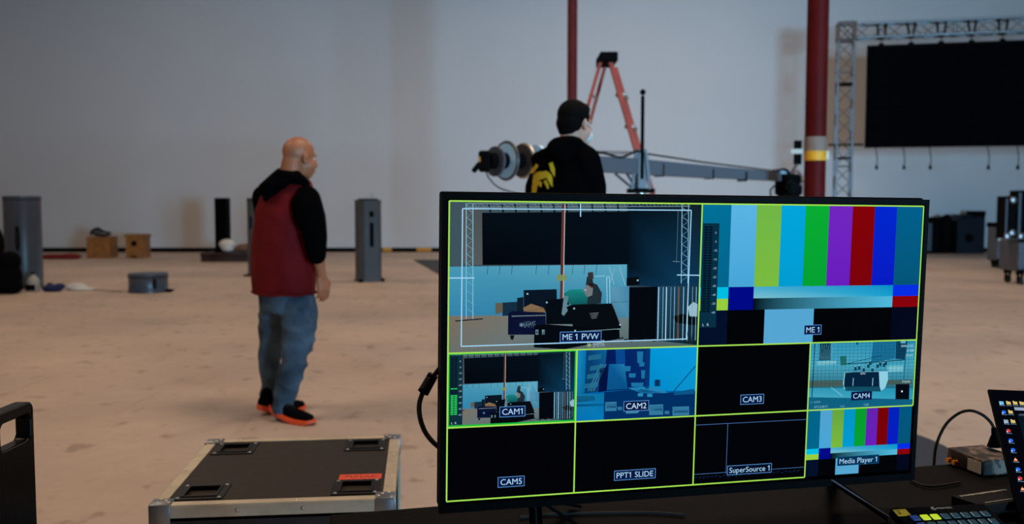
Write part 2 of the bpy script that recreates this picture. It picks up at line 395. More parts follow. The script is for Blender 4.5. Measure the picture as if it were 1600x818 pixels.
# --- the stage picture, used twice
def stage(a, clip=0.0, lw=1.0, small=False):
    k = lw
    a.rect(20, 40, 1280, 800, (62, 82, 92)); a.up()
    a.poly([(40, 360), (910, 352), (910, 600), (36, 600)], [(70, 150, 180), (90, 165, 190), (45, 125, 160), (50, 130, 170)])
    a.poly([(36, 596), (920, 590), (1260, 640), (1255, 752), (30, 782)], [(120, 108, 92), (105, 125, 130), (60, 90, 100), (70, 95, 100), (105, 110, 105)])
    a.poly([(908, 60), (1272, 62), (1262, 470), (905, 455)], [(10, 32, 48), (14, 30, 36), (10, 52, 84), (12, 40, 64)])
    a.up()
    a.poly([(100, 85), (206, 88), (206, 350), (150, 350), (110, 340)], [(78, 84, 84), (74, 80, 80), (84, 88, 88), (84, 90, 92), (84, 90, 92)])
    a.poly([(206, 102), (912, 98), (1150, 96), (1150, 450), (908, 450), (908, 352), (205, 352)], [(4, 12, 20), (4, 14, 24), (6, 26, 40), (10, 52, 80), (8, 38, 62), (2, 12, 22), (2, 6, 12)])
    a.up()
    for y in (58, 76): a.line(125, y, 1215, y-2, .0012*k, (120, 145, 155))
    x = 130
    while x < 1190:
        a.line(x, 58, x+18, 76, .0009*k, (110, 135, 145)); a.line(x+18, 76, x+36, 58, .0009*k, (90, 115, 125)); x += 36
    for x in range(240, 900, 62): a.line(x, 60, x+6, 100, .0032*k, (8, 16, 20))
    for x0, x1, y1 in ((130, 162, 612), (1174, 1206, 445)):
        for x in (x0, x1): a.line(x, 60, x-(6 if x0 < 500 else 2), y1, .0014*k, (130, 190, 215))
        y = 80
        while y < y1-30:
            a.line(x0, y, x1, y+22, .0009*k, (110, 165, 190)); a.line(x1, y+22, x0, y+44, .0009*k, (80, 130, 155)); y += 44
    a.line(70, 622, 205, 612, .002*k, (16, 26, 34))
    for x in (232, 290, 350, 468, 528, 645, 702, 760): a.line(x, 354, x-4, 398, .0008*k, (22, 50, 62))
    a.line(1155, 90, 1148, 345, .0009*k, (80, 110, 118)); a.line(1130, 338, 1165, 340, .0009*k, (110, 140, 150))
    a.line(820, 365, 845, 450, .0012*k, (140, 185, 205)); a.line(870, 362, 900, 455, .0012*k, (140, 185, 205)); a.line(848, 370, 822, 450, .0012*k, (130, 175, 195))
    a.up()
    a.poly([(300, 534), (372, 530), (372, 596), (300, 598)], (20, 44, 64)); a.poly([(266, 536), (302, 534), (302, 580), (266, 590)], (96, 88, 76))
    a.poly([(372, 512), (410, 506), (410, 590), (372, 596)], (14, 26, 38))
    a.poly([(404, 474), (565, 470), (565, 580), (404, 590)], (8, 20, 34)); a.line(404, 474, 404, 590, .0012*k, (60, 110, 140))
    a.poly([(830, 462), (920, 458), (918, 610), (826, 612)], [(90, 150, 180), (70, 130, 165), (70, 135, 165), (60, 120, 150)]); a.line(830, 535, 918, 532, .001*k, (20, 50, 70))
    a.poly([(905, 418), (965, 412), (968, 450), (905, 456)], (8, 10, 14))
    a.up()
    a.line(600, 60, 588, 520, .0062*k, (86, 50, 48)); a.up(); a.line(606, 60, 596, 510, .0014*k, (205, 190, 185)); a.poly([(566, 400), (612, 400), (612, 430), (566, 430)], (120, 140, 90))
    a.up()
    a.poly([(328, 588), (345, 575), (510, 585), (512, 690), (326, 690)], (8, 16, 46)); a.line(345, 600, 510, 596, .002*k, (120, 140, 150))
    a.poly([(400, 560), (440, 540), (500, 560), (512, 582), (408, 578)], (128, 104, 76)); a.line(410, 575, 505, 562, .001*k, (40, 34, 28))
    a.poly([(512, 520), (620, 515), (640, 640), (512, 640)], (4, 10, 18))
    a.text('LIGHT', 432, 641, .0085*k, (120, 160, 180), width=.0215*k) if not small else None
    a.text('SMITH', 432, 655, .0085*k, (120, 160, 180), width=.0215*k) if not small else None
    a.poly([(335, 692), (358, 692), (352, 714), (340, 714)], (12, 20, 26))
    # the two crew
    a.poly([(712, 410), (738, 408), (742, 440), (762, 450), (785, 490), (780, 540), (712, 545), (706, 450)], (30, 44, 52))
    a.poly([(716, 390), (742, 388), (744, 420), (718, 425)], (52, 48, 52))
    for x in (808, 822): a.line(x, 412, x+2, 540, .0014*k, (150, 205, 230))
    a.line(808, 412, 822, 412, .0014*k, (150, 205, 230)); a.line(750, 410, 800, 406, .001*k, (150, 205, 230))
    a.up()
    a.poly([(600, 492), (630, 472), (690, 470), (716, 500), (712, 545), (640, 548), (598, 520)], [(24, 100, 100), (22, 130, 125), (24, 140, 130), (18, 110, 110), (14, 80, 84), (14, 84, 86), (20, 100, 100)])
    a.poly([(690, 476), (712, 448), (742, 462), (738, 500), (712, 510)], (110, 118, 122))
    a.poly([(710, 446), (740, 440), (745, 470), (728, 462)], (40, 20, 22))
    a.poly([(600, 500), (622, 505), (615, 545), (640, 552), (625, 566), (598, 600), (588, 590)], (95, 130, 140))
    a.up()
    a.poly([(612, 556), (640, 545), (832, 540), (878, 650), (876, 662), (648, 676), (640, 640)], (6, 10, 16)); a.line(836, 542, 876, 650, .0011*k, (80, 100, 108))
    a.poly([(455, 645), (520, 640), (640, 650), (870, 668), (872, 712), (600, 762), (452, 752)], (3, 8, 14)); a.line(640, 678, 872, 664, .0012*k, (120, 150, 160))
    for x in (460, 492):
        a.poly([(x, 666), (x+14, 666), (x+14, 690), (x, 690)], (120, 160, 175)); a.poly([(x+3, 672), (x+12, 672), (x+12, 684), (x+3, 684)], (20, 30, 40))
    for i in range(4): a.line(724+i*3, 588+i*8, 768-i*3, 586+i*8, .0009*k, (150, 160, 165))
    a.poly([(918, 462), (1056, 460), (1050, 715), (915, 720)], (3, 6, 12))
    a.poly([(1056, 458), (1258, 452), (1252, 745), (1050, 722)], [(30, 70, 95), (20, 50, 72), (10, 30, 42), (20, 50, 66)])
    a.up()
    for i, (x, w, c) in enumerate(((1062, 3, (150, 200, 225)), (1084, 2, (110, 170, 200)), (1100, 3, (170, 215, 235)), (1122, 2, (90, 140, 165)), (1140, 2, (120, 180, 205)), (1160, 5, (96, 84, 70)), (1184, 2.5, (130, 185, 210)), (1206, 2, (170, 215, 235)), (1228, 2, (100, 150, 175)), (1246, 2, (130, 185, 205)))):
        a.line(x, 462, x-4, 722, .00065*w*k, c)
    a.poly([(1205, 560), (1230, 535), (1252, 545), (1250, 605), (1214, 606)], (150, 185, 200)); a.poly([(1130, 606), (1180, 592), (1250, 612), (1248, 650), (1150, 636)], (4, 8, 12))
    a.line(1160, 640, 1140, 720, .0014*k, (30, 40, 46)); a.line(1235, 645, 1220, 740, .0014*k, (30, 40, 46)); a.line(1195, 640, 1210, 735, .0014*k, (30, 40, 46))
    for x, y in ((418, 488), (512, 530), (645, 560), (870, 640), (650, 668), (955, 425), (700, 470)): a.rect(x, y, x+8, y+8, (150, 190, 205))
    for i in range(8):   # star mark
        t_ = math.pi*i/4; a.line(392, 642, 392+11*math.cos(t_), 642+11*math.sin(t_), .0007*k, (120, 160, 180))
    for x in range(870, 1060, 22): a.line(x, 712+(x % 3)*6, x+20, 706+(x % 5)*5, .0022*k, (10, 20, 30))
    a.up()
a = pane(0, 0, .5, .5, [(48, 45), (1270, 62), (1252, 750), (32, 778)])
a.map_full = a.map
def clamp_map(a):
    f = a.map; x0, y0, w, h = a.cell
    a.map = lambda x, y: (min(max(f(x, y)[0], x0), x0+w), min(max(f(x, y)[1], y0), y0+h))
clamp_map(a); stage(a)
for i in range(8):
    t_ = math.pi*i/4; a.line(722, 742, 722+13*math.cos(t_), 742+12*math.sin(t_), .0009, (160, 190, 150))
a.text('LIGHT', 768, 738, .0105, (150, 175, 185), width=.022); a.text('SMITH', 768, 752, .0105, (150, 175, 185), width=.022); a.up()
WH = (165, 215, 245)
for p in ((112, 82, 1218, 93), (1218, 93, 1198, 715), (1198, 715, 98, 745), (98, 745, 112, 82), (681, 60, 681, 122), (45, 414, 166, 414), (1150, 404, 1262, 406)): a.line(*p, .0019, WH)
tagbox(a, 'ME 1 PVW', .515, .912, .0155)
a.build('picture_pane', EM, scr, 'preview picture of a stage with a black video wall')
a = pane(.5, 0, .5, .5, [(42, 34), (1152, 40), (1122, 712), (18, 742)])
clamp_map(a)
def bars(a, meters=True, big=True):
    bw = [(0, .127, (0, 112, 150), (2, 100, 140)), (.127, .238, (90, 180, 228), (70, 165, 215)), (.238, .347, (112, 182, 70), (122, 186, 62)), (.347, .455, (0, 165, 218), (0, 155, 210)), (.455, .562, (8, 172, 50), (4, 160, 50)), (.562, .67, (112, 38, 190), (105, 28, 188)), (.67, .773, (130, 0, 4), (122, 0, 6)), (.773, .877, (0, 38, 205), (8, 26, 195)), (.877, 1, (0, 96, 140), (4, 84, 120))]
    if not big: bw = [(x0, x1, tuple(min(255, int(v*.9)) for v in c0), c1) for x0, x1, c0, c1 in bw]
    x0, y0, w, h = a.cell; a.map = lambda x, y: (x0+x*w, y0+y*h)
    a.rect(0, 0, 1, 1, (2, 2, 4)); a.up()
    for u0, u1, c0, c1 in bw: a.poly([(u0, 0), (u1, 0), (u1, .585), (u0, .585)], [c0, c0, c1, c1])
    a.rect(0, .585, .127, .668, (0, 190, 225)); a.rect(0, .668, .127, .75, (150, 205, 60))
    a.rect(.127, .585, .238, .75, (0, 8, 132))
    a.poly([(.238, .585), (.877, .585), (.877, .668), (.238, .668)], [(70, 170, 205), (0, 140, 200), (20, 160, 205), (120, 190, 205)])
    a.poly([(.238, .668), (.877, .668), (.877, .75), (.238, .75)], [(0, 3, 6), (80, 185, 220), (80, 185, 220), (0, 3, 6)])
    a.rect(.877, .585, 1, .668, (6, 44, 228)); a.rect(.877, .668, 1, .75, (135, 0, 6))
    a.rect(0, .75, .127, 1, (2, 14, 40)); a.rect(.877, .75, 1, 1, (2, 6, 26))
    a.rect(.29, .75, .512, 1, (85, 165, 210)); a.up()
    return a
def meter(a, u0, v0, u1, v1, lit, alpha_cols, fs):
    a.rect(u0, v0, u1, v1, alpha_cols[0]); a.up()
    n = 34; du = (u1-u0)
    for i in range(n):
        y = v0+(v1-v0)*(.03+.83*i/n); hh = (v1-v0)*.016
        c = alpha_cols[2] if i >= n*lit else alpha_cols[1]
        if lit < 1 and i == int(n*lit)-3: c = alpha_cols[2]
        for q in (.1, .37): a.rect(u0+du*q, y, u0+du*(q+.22), y+hh, c)
    for i, s_ in enumerate(('0', '-5', '-10', '-15', '-20', '-25', '-30', '-40', '-50', '-60')):
        a.text(s_, u0+du*.8, v0+(v1-v0)*(.1+.085*i), fs, (150, 190, 210))
    a.text('L', u0+du*.22, v0+(v1-v0)*.985, fs*1.2, (190, 215, 230)); a.text('R', u0+du*.5, v0+(v1-v0)*.985, fs*1.2, (190, 215, 230)); a.up()
bars(a)
a.poly([(.01, .135), (.078, .135), (.078, .585), (.01, .585)], (4, 48, 72)); a.up()
meter(a, .008, .135, .078, .87, 1.1, ((6, 46, 66), (0, 16, 28), (40, 200, 80)), .0058)
tagbox(a, 'ME 1', .51, .905, .0155)
a.build('picture_pane', EM, scr, 'programme picture of colour test bars')
# CAM1
a = pane(0, .5, .25, .25, None)
f1 = homog([(48, 45), (1270, 62), (1252, 750), (32, 778)]); x0, y0, w, h = a.cell
a.map = lambda x, y: (x0+min(max(f1(x, y)[0], 0), 1)*w, y0+min(max(f1(x, y)[1], 0), 1)*h)
stage(a, lw=.55, small=True)
a.map = lambda x, y: (x0+x*w, y0+y*h)
meter(a, .015, .03, .115, .97, .62, ((14, 44, 58), (6, 20, 28), (40, 205, 90)), .0045)
tagbox(a, 'CAM1', .5, .82, .0155)
for p in ((0.006, .01, .994, .01), (0.994, .01, .994, .985), (.994, .985, .006, .985), (.006, .985, .006, .01)): a.line(*p, .0036, GREEN)
a.build('picture_pane', EM, scr, 'small picture of the stage inside a green border')
# CAM2
a = pane(.25, .5, .25, .25, [(15, 98), (1180, 70), (1160, 738), (5, 790)]); clamp_map(a)
a.rect(-40, 40, 1300, 860, (0, 90, 160)); a.up()
a.poly([(10, 60), (110, 60), (95, 520), (5, 530)], [(20, 140, 195), (8, 110, 170), (6, 100, 150), (20, 120, 170)])
a.poly([(110, 60), (310, 60), (280, 500), (95, 520)], [(6, 60, 115), (10, 95, 150), (10, 60, 110), (6, 60, 95)])
a.poly([(310, 60), (720, 60), (700, 480), (270, 500)], [(2, 24, 88), (4, 44, 110), (2, 40, 100), (2, 28, 78)])
a.poly([(720, 50), (1190, 50), (1175, 500), (700, 500)], [(0, 150, 215), (6, 152, 220), (10, 145, 205), (0, 135, 200)])
a.up()
a.poly([(690, 60), (730, 60), (720, 480), (680, 480)], (4, 52, 110))
for x, y, s_ in ((130, 160, 0), (150, 260, 1), (120, 340, 1), (100, 430, 1)): a.poly([(x, y), (x+130, y-20), (x+120, y+30), (x-6, y+44)], (30, 100, 135))
for x in (190, 215, 240): a.line(x+60, 240, x-60, 500, .0022, (50, 120, 150))
a.poly([(330, 240), (480, 240), (510, 480), (310, 490)], [(10, 90, 150), (30, 120, 170), (6, 80, 135), (10, 80, 135)])
a.poly([(390, 70), (480, 70), (490, 240), (400, 240)], (6, 70, 140))
for x, y, w2, h2 in ((600, 120, 60, 110), (620, 225, 55, 40), (520, 330, 70, 40), (545, 420, 120, 40), (470, 260, 70, 50), (640, 300, 40, 80)): a.poly([(x, y), (x+w2, y), (x+w2-6, y+h2), (x+4, y+h2)], (26, 112, 160))
a.poly([(240, 280), (315, 270), (305, 500), (230, 510)], (2, 16, 62))
a.poly([(5, 530), (285, 520), (280, 780), (0, 800)], [(20, 120, 165), (10, 110, 160), (0, 120, 185), (0, 115, 180)])
a.poly([(8, 545), (190, 540), (200, 590), (10, 610)], (10, 60, 95)); a.poly([(8, 625), (285, 620), (285, 640), (8, 650)], (6, 70, 120))
a.poly([(285, 510), (640, 480), (870, 520), (1160, 500), (1160, 850), (280, 850)], (0, 46, 98))
a.poly([(510, 470), (760, 455), (870, 500), (900, 520), (640, 520)], (30, 130, 180))
a.up()
a.line(955, 505, 1165, 262, .0016, (4, 50, 90)); a.rect(770, 392, 826, 455, (6, 66, 116)); a.rect(784, 392, 812, 455, (10, 30, 70))
a.poly([(960, 512), (1155, 480), (1155, 530), (960, 540)], (10, 84, 135))
for x, y, w2, h2 in ((295, 605, 110, 88), (720, 632, 135, 100), (945, 652, 160, 85)):
    a.poly([(x, y), (x+w2, y-4), (x+w2, y+h2-4), (x, y+h2)], (50, 120, 158)); a.poly([(x+14, y+36), (x+w2-8, y+34), (x+w2-8, y+58), (x+14, y+60)], (4, 46, 94)); a.poly([(x, y+20), (x+w2, y+16), (x+w2, y+24), (x, y+28)], (14, 70, 115))
for x, y in ((415, 650), (870, 690)): a.poly([(x, y), (x+44, y), (x+44, y+32), (x, y+32)], (44, 112, 150))
for x, y in ((610, 520), (700, 525)): a.poly([(x, y), (x+50, y), (x+50, y+32), (x, y+32)], (40, 130, 180))
a.poly([(490, 690), (630, 685), (610, 712), (500, 716)], (60, 130, 165)); a.poly([(290, 640), (296, 500), (300, 500), (296, 640)], (2, 40, 90))
tagbox(a, 'CAM2', .5, .82, .0155, tx=(190, 225, 250))
a.build('picture_pane', EM, scr, 'small blurred blue picture of road cases')
# CAM3
a = pane(.5, .5, .25, .25, None); x0, y0, w, h = a.cell; a.rect(0, 0, 1, 1, (2, 2, 3)); tagbox(a, 'CAM3', .5, .8, .0155)
a.build('picture_pane', EM, scr, 'small black empty picture marked CAM3')
# CAM4
a = pane(.75, .5, .25, .25, [(72, 68), (1222, 38), (1200, 748), (48, 800)]); clamp_map(a)
a.poly([(40, 20), (1300, 20), (1300, 340), (40, 340)], [(50, 150, 185), (40, 140, 178), (70, 165, 190), (70, 165, 190)])
a.poly([(40, 340), (1300, 320), (1300, 560), (40, 560)], [(70, 155, 180), (70, 160, 185), (34, 112, 132), (40, 105, 120)])
a.poly([(40, 555), (1300, 560), (1300, 680), (40, 660)], [(50, 150, 180), (30, 145, 180), (50, 160, 190), (70, 165, 190)])
a.poly([(40, 655), (1300, 680), (1300, 860), (40, 860)], (14, 96, 128)); a.up()
a.poly([(180, 70), (300, 66), (300, 255), (175, 258)], (10, 60, 78)); a.poly([(760, 50), (1010, 45), (1000, 240), (740, 290)], (24, 108, 148)); a.poly([(1010, 45), (1130, 42), (1110, 250), (1005, 245)], (10, 56, 84))
a.poly([(400, 215), (470, 210), (475, 310), (410, 315)], (34, 104, 96)); a.poly([(70, 480), (1190, 470), (1190, 520), (60, 548)], (70, 92, 84))
a.poly([(150, 270), (360, 262), (360, 300), (150, 310)], (120, 190, 205)); a.poly([(920, 320), (1090, 315), (1090, 380), (925, 385)], (120, 195, 210)); a.up()
for i in range(26): a.line(80+i*43, 50, 70+i*43, 560, .0005, (10, 78, 108))
for i in range(14): a.line(75, 80+i*36, 1215, 66+i*37, .0005, (14, 82, 112))
a.line(128, 70, 100, 655, .0018, (6, 46, 66)); a.line(1130, 40, 1100, 470, .0012, (6, 46, 66)); a.line(460, 300, 860, 205, .001, (6, 50, 70)); a.line(480, 300, 1110, 255, .0016, (6, 46, 66))
for i in range(9): a.line(190+i*12, 250, 150+i*26, 90, .0005, (110, 170, 185))
for x, y in ((560, 330), (600, 320), (650, 345), (700, 300), (720, 270), (745, 345), (800, 300), (830, 280), (870, 290), (890, 270)):
    a.poly([(x, y), (x+22, y-4), (x+28, y+40), (x-2, y+42)], (8, 60, 88)); a.rect(x+6, y-8, x+18, y+2, (150, 205, 215))
a.up()
a.poly([(455, 392), (560, 385), (830, 380), (925, 378), (930, 470), (900, 558), (860, 590), (450, 568), (438, 500)], (140, 205, 225)); a.up()
a.poly([(462, 394), (560, 386), (828, 384), (838, 545), (450, 548), (452, 470)], (4, 34, 60)); a.up()
a.line(550, 450, 546, 535, .0016, (130, 195, 215)); a.line(764, 450, 760, 535, .0016, (130, 195, 215)); a.poly([(455, 545), (840, 545), (855, 598), (470, 590)], (18, 76, 98))
a.text('GMC', 655, 412, .0055, (190, 225, 235)); a.line(310, 552, 435, 645, .0012, (130, 200, 215))
a.rect(1014, 518, 1164, 684, (4, 8, 18)); a.up(); a.rect(1076, 588, 1092, 606, (220, 240, 245)); a.line(585, 60, 585, 90, .004, (10, 60, 90))
for s_, x, y in (('3840x2160', 1130, 116), ('23.98P', 1165, 166), ('XAVC', 1155, 218), ('Display', 1130, 500)): a.text(s_, x, y, .0065, (170, 215, 225))
a.text('07:13:30:11', 200, 775, .0065, (130, 190, 205)); a.text('A  5600K', 140, 722, .0058, (100, 165, 185)); a.text('1/64', 432, 768, .0055, (110, 170, 190)); a.text('1200', 695, 752, .006, (120, 180, 195)); a.rect(1058, 45, 1112, 76, (90, 170, 200))
tagbox(a, 'CAM4', .505, .82, .0145, edge=(14, 60, 100))
a.build('picture_pane', EM, scr, 'small cyan street picture marked CAM4')
# bottom row
a = pane(0, .75, .25, .25, None); a.rect(0, 0, 1, 1, (2, 2, 4)); tagbox(a, 'CAM5', .5, .79, .0155)
a.build('picture_pane', EM, scr, 'small black empty picture marked CAM5')
a = pane(.25, .75, .25, .25, None); a.rect(0, 0, 1, 1, (2, 2, 4)); tagbox(a, 'PPT1 SLIDE', .505, .8, .0152)
a.build('picture_pane', EM, scr, 'small black empty picture marked PPT1 SLIDE')
a = pane(.5, .75, .25, .25, [(25, 410), (562, 380), (555, 703), (12, 740)]); clamp_map(a)
a.rect(0, 360, 600, 780, (2, 2, 5)); a.up()
a.line(22, 455, 558, 424, .0009, (70, 115, 175)); a.line(182, 447, 174, 686, .0009, (70, 115, 175)); a.line(14, 692, 552, 655, .0009, (70, 115, 175))
for i in range(26): a.line(20+i*20, 712-i*1.5+random.uniform(-6, 6), 34+i*20, 708-i*1.5+random.uniform(-6, 6), .0016, (12, 34, 66))
tagbox(a, 'SuperSource 1', .5, .83, .0148, fill=(4, 14, 34))
a.build('picture_pane', EM, scr, 'small black picture with thin blue dividing lines')
a = pane(.75, .75, .25, .25, None); bars(a, big=False)
tagbox(a, 'Media Player 1', .505, .8, .0148, fill=(6, 50, 84), edge=(12, 80, 120))
a.build('picture_pane', EM, scr, 'small picture of colour test bars')
# grid lines
g = art(); g.L = 40; gw = .0026
for p in ((0, 0, SW, 0), (0, 0, 0, SH), (0, SH, SW*.75, SH), (SW, 0, SW, SH*.75), (0, SH/2, SW, SH/2), (0, SH*.75, SW, SH*.75), (SW/2, 0, SW/2, SH), (SW/4, SH/2, SW/4, SH), (SW*.75, SH/2, SW*.75, SH)): g.line(*p, gw if 0 in (p[0],) and p[1] == p[3] else gw, LIME)
g.L = 41
g.build('grid_lines', EM, scr, 'lime green lines between the pictures')
# stand legs
DZ = .75
def tvleg(px0, py0, ends):
    top = TM @ Vector((.165 if px0 < 1000 else .765, .012, -SH-.012)); b = MB()
    for ex, ey, wd in ends:
        e = QZ(ex, ey, DZ+.004); d = (e-top); sd_ = d.cross(Vector((0, 0, 1))).normalized()*wd
        upn = Vector((0, 0, .006)); b.loft([[top+sd_, top-sd_, top-sd_+upn, top+sd_+upn], [e+sd_, e-sd_, e-sd_+upn, e+sd_+upn]])
    o = b.build('leg', M['black'], tv)
    e = QZ(ends[0][0], ends[0][1], DZ+.004); c = MB().cyl(top+Vector((0, -.013, .004)), e+Vector((0, -.013, .008)), .0022, .0022, 8)
    c.build('bright_edge', M['chrome'], o, True, 'thin metal edge'); return o
tvleg(877, 790, ((838, 824, .012), (905, 824, .012), (900, 792, .012)))
tvleg(1270, 762, ((1387, 811, .012), (1300, 752, .012)))

# ------------------------------------------------------------------ desk
dk0 = QZ(516, 803, DZ); dk1 = QZ(1480, 724, DZ); dyaw = math.degrees(math.atan2(dk1.y-dk0.y, dk1.x-dk0.x))
DF = frame((dk0.x, dk0.y, 0), dyaw)
desk = empty('desk', (dk0.x, dk0.y, 0), 'dark table carrying the television, laptop and control boxes', 'table')
MD = mat('dark_tabletop', (12, 8, 6), .7, var=.3, scale=5, bump=.1, bscale=80, spec=.06)
MB(DF).box((1.2, -.42, DZ-.02), (2.4, .84, .04), .004).build('tabletop', MD, desk)
for x in (.06, 2.34):
    for y in (-.06, -.78): MB(DF).cyl((x, y, 0), (x, y, DZ-.04), .018).build('leg', M['matte'], desk, True)
MB(DF).box((1.2, -.42, DZ-.07), (2.26, .7, .05)).build('apron', M['matte'], desk)

# television side cable
cab = catmull([Q(694, 566, 1.60), Q(686, 576, 1.60), Q(677, 588, 1.60)], 4)
cb = empty('video_cable', Q(684, 694, 1.6), 'black cable with a thick ribbed plug looping beside the television', 'cable')
MB().tube(cab, .0042).build('cable', M['rubber'], cb, True)
MB().cyl(Q(677, 585, 1.6), Q(661, 613, 1.6), .0095, .0105, 18).build('plug', M['black'], cb, True)
p0, p1 = Q(677, 585, 1.6), Q(661, 613, 1.6)
for i in range(8):
    c = p0.lerp(p1, .2+.08*i)+Vector((-.0045, -.0085, .003)); MB().box(c, (.009, .004, .0012), 0, Matrix.Rotation(math.radians(0), 3, 'Y')).build('rib', M['greycase'], cb)
MB().tube(catmull([Q(661, 611, 1.6), Q(655, 632, 1.6), Q(657, 655, 1.6), Q(666, 677, 1.6), Q(682, 695, 1.6), Q(700, 706, 1.61)], 7), .0045).build('cable', M['rubber'], cb, True)

# ------------------------------------------------------------------ road case with recessed castor dishes
fl, fr, bl, br = QZ(235, 790, .6), QZ(614, 780, .6), QZ(318, 686, .6), QZ(614, 681, .6)
cyaw = 5.9; CF = frame((fl.x, fl.y, 0), cyaw); cw, cd, ch = .611, .642, .60
case = empty('road_case', CF @ Vector((cw/2, cd/2, 0)), 'black flight case with aluminium edges standing beside the table', 'case')
MB(CF).box((cw/2, cd/2, (.12+ch-.1)/2+0), (cw-.012, cd-.012, ch-.1-.12)).build('body', M['matte'], case)
e = .030
# lid: panel with four square holes for the dishes
ds = .115; dxs = (e+.016, cw-e-.016-ds); dys = (e+.02, cd-e-.02-ds)
lm = MB(CF)
xs = [e*.6, dxs[0], dxs[0]+ds, dxs[1], dxs[1]+ds, cw-e*.6]; ys = [e*.6, dys[0], dys[0]+ds, dys[1], dys[1]+ds, cd-e*.6]
for i in range(5):
    for j in range(5):
        if i in (1, 3) and j in (1, 3): continue
        lm.box(((xs[i]+xs[i+1])/2, (ys[j]+ys[j+1])/2, ch-.007), (xs[i+1]-xs[i], ys[j+1]-ys[j], .008))
lm.build('lid_panel', M['lam'], case)
MB(CF).box((cw/2, cd/2, ch-.067), (cw-.012, cd-.012, .046)).build('lid', M['lam'], case)
for i in dxs:
    for j in dys:
        c = (i+ds/2, j+ds/2)
        def rr(h, z): return [(c[0]+h*a_, c[1]+h*b_, z) for a_, b_ in ((-1, -1), (1, -1), (1, 1), (-1, 1))]
        mb = MB(CF); mb.ringplate(rr(ds/2+.006, ch-.004), rr(ds/2-.018, ch-.004), (0, 0, .004))
        mb.ringplate(rr(ds/2-.016, ch-.010), rr(ds/2-.018, ch-.010), (0, 0, .010)); mb.ringplate(rr(ds/2-.012, ch-.001), rr(ds/2-.018, ch-.001), (0, 0, .0035))
        dish = mb.build('castor_dish', M['dish'], case); MB(CF).box((c[0], c[1], ch-.011), (ds-.034, ds-.034, .002)).build('dish_floor', M['lam'], dish)
        for a_ in (-1, 1):
            for b_ in (-1, 1): MB(CF).sph((c[0]+a_*(ds/2-.005), c[1]+b_*(ds/2-.005), ch), (.0055, .0055, .0028), 12).build('rivet', M['chrome'], dish, True)
def bar(x0, y0, z0, x1, y1, z1, nm='edge_trim'): MB(CF).box(((x0+x1)/2, (y0+y1)/2, (z0+z1)/2), (abs(x1-x0), abs(y1-y0), abs(z1-z0)), .0025).build(nm, M['ext'], case)
bar(.035, 0, ch-.004, cw-.035, e, ch); bar(.035, cd-e, ch-.004, cw-.035, cd, ch)
bar(0, .035, ch-.004, e, cd-.035, ch); bar(cw-e, .035, ch-.004, cw, cd-.035, ch)
bar(.035, -.002, ch-.034, cw-.035, .002, ch-.002); bar(.035, cd-.002, ch-.034, cw-.035, cd+.002, ch-.002)
bar(-.002, .035, ch-.034, .002, cd-.035, ch-.002); bar(cw-.002, .035, ch-.034, cw+.002, cd-.035, ch-.002)
for x in (0, cw):
    for y in (0, cd):
        sx, sy = (1 if x == 0 else -1), (1 if y == 0 else -1)
        mb = MB(CF); mb.box((x+sx*.022, y+sy*.022, ch-.0005), (.054, .054, .007), .003)
        mb.box((x+sx*.022, y-sy*.001, ch-.026), (.054, .008, .052), .003); mb.box((x-sx*.001, y+sy*.022, ch-.026), (.008, .054, .052), .003)
        mb.sph((x+sx*.008, y+sy*.008, ch-.008), .0125, 14)
        k = mb.build('corner_guard', M['chrome'], case, True)
        for q in ((.040, .014), (.014, .040), (.03, .03)): MB(CF).sph((x+sx*q[0], y+sy*q[1], ch+.003), (.005, .005, .0028), 10).build('rivet', M['ext'], k, True)
        bar(x-sx*.003 if sx > 0 else x-.03, y-sy*.003, .12, x+.03 if sx > 0 else x+.003, y+sy*.0, ch-.05, 'upright_trim')
        MB(CF).cyl((x+sx*.09-.014, y+sy*.09, .05), (x+sx*.09+.014, y+sy*.09, .05), .05, .05, 20).build('castor_wheel', M['rubber'], case, True)
        MB(CF).box((x+sx*.09, y+sy*.09, .1), (.07, .05, .04)).build('castor_fork', M['metal'], case)
for u in (.35, .62): MB(CF).sph((cw*u, -.003, ch-.018), (.006, .003, .006), 12).build('screw', M['metal'], case, True)
for x, y in ((.13, .012), (.36, .012), (.1, cd-.012), (.44, cd-.012), (.012, .16), (.012, .3), (.012, .48), (cw-.012, .2), (cw-.012, .42)): MB(CF).sph((x, y, ch+.0005), (.0035, .0035, .002), 10).build('rivet', M['metal'], case, True)
MB(CF).box((cw*.52, -.006, ch-.1), (.1, .012, .05), .004).build('latch', M['metal'], case)
TF = frame(CF @ Vector((cw-e-.125, dys[0]+ds+.012, ch)), cyaw-1)
tp = MB(TF).box((.056, .024, .0007-.003), (.118, .05, .0012), 0).build('tape_label', M['redtape'], case, False, 'red tape with handwriting')
aa = Art(TF @ Vector((0, 0, -.0012)), TF.to_3x3() @ Vector((1, 0, 0)), TF.to_3x3() @ Vector((0, -1, 0)), Vector((0, 0, 1)), 1e-4)
pt = (0.012, -.024); random.seed(4)
for i in range(30):
    nx = (pt[0]+.0030, -.024+random.uniform(-.012, .012)); aa.line(*pt, *nx, .002, (90, 20, 14)); pt = nx
PM = vcol_mat('printed_ink', 0)
def ink(name, col): return mat(name, col, .7)
aa.build('handwriting', ink('dark_ink', (90, 14, 8)), tp, 'dark scribbled handwriting')

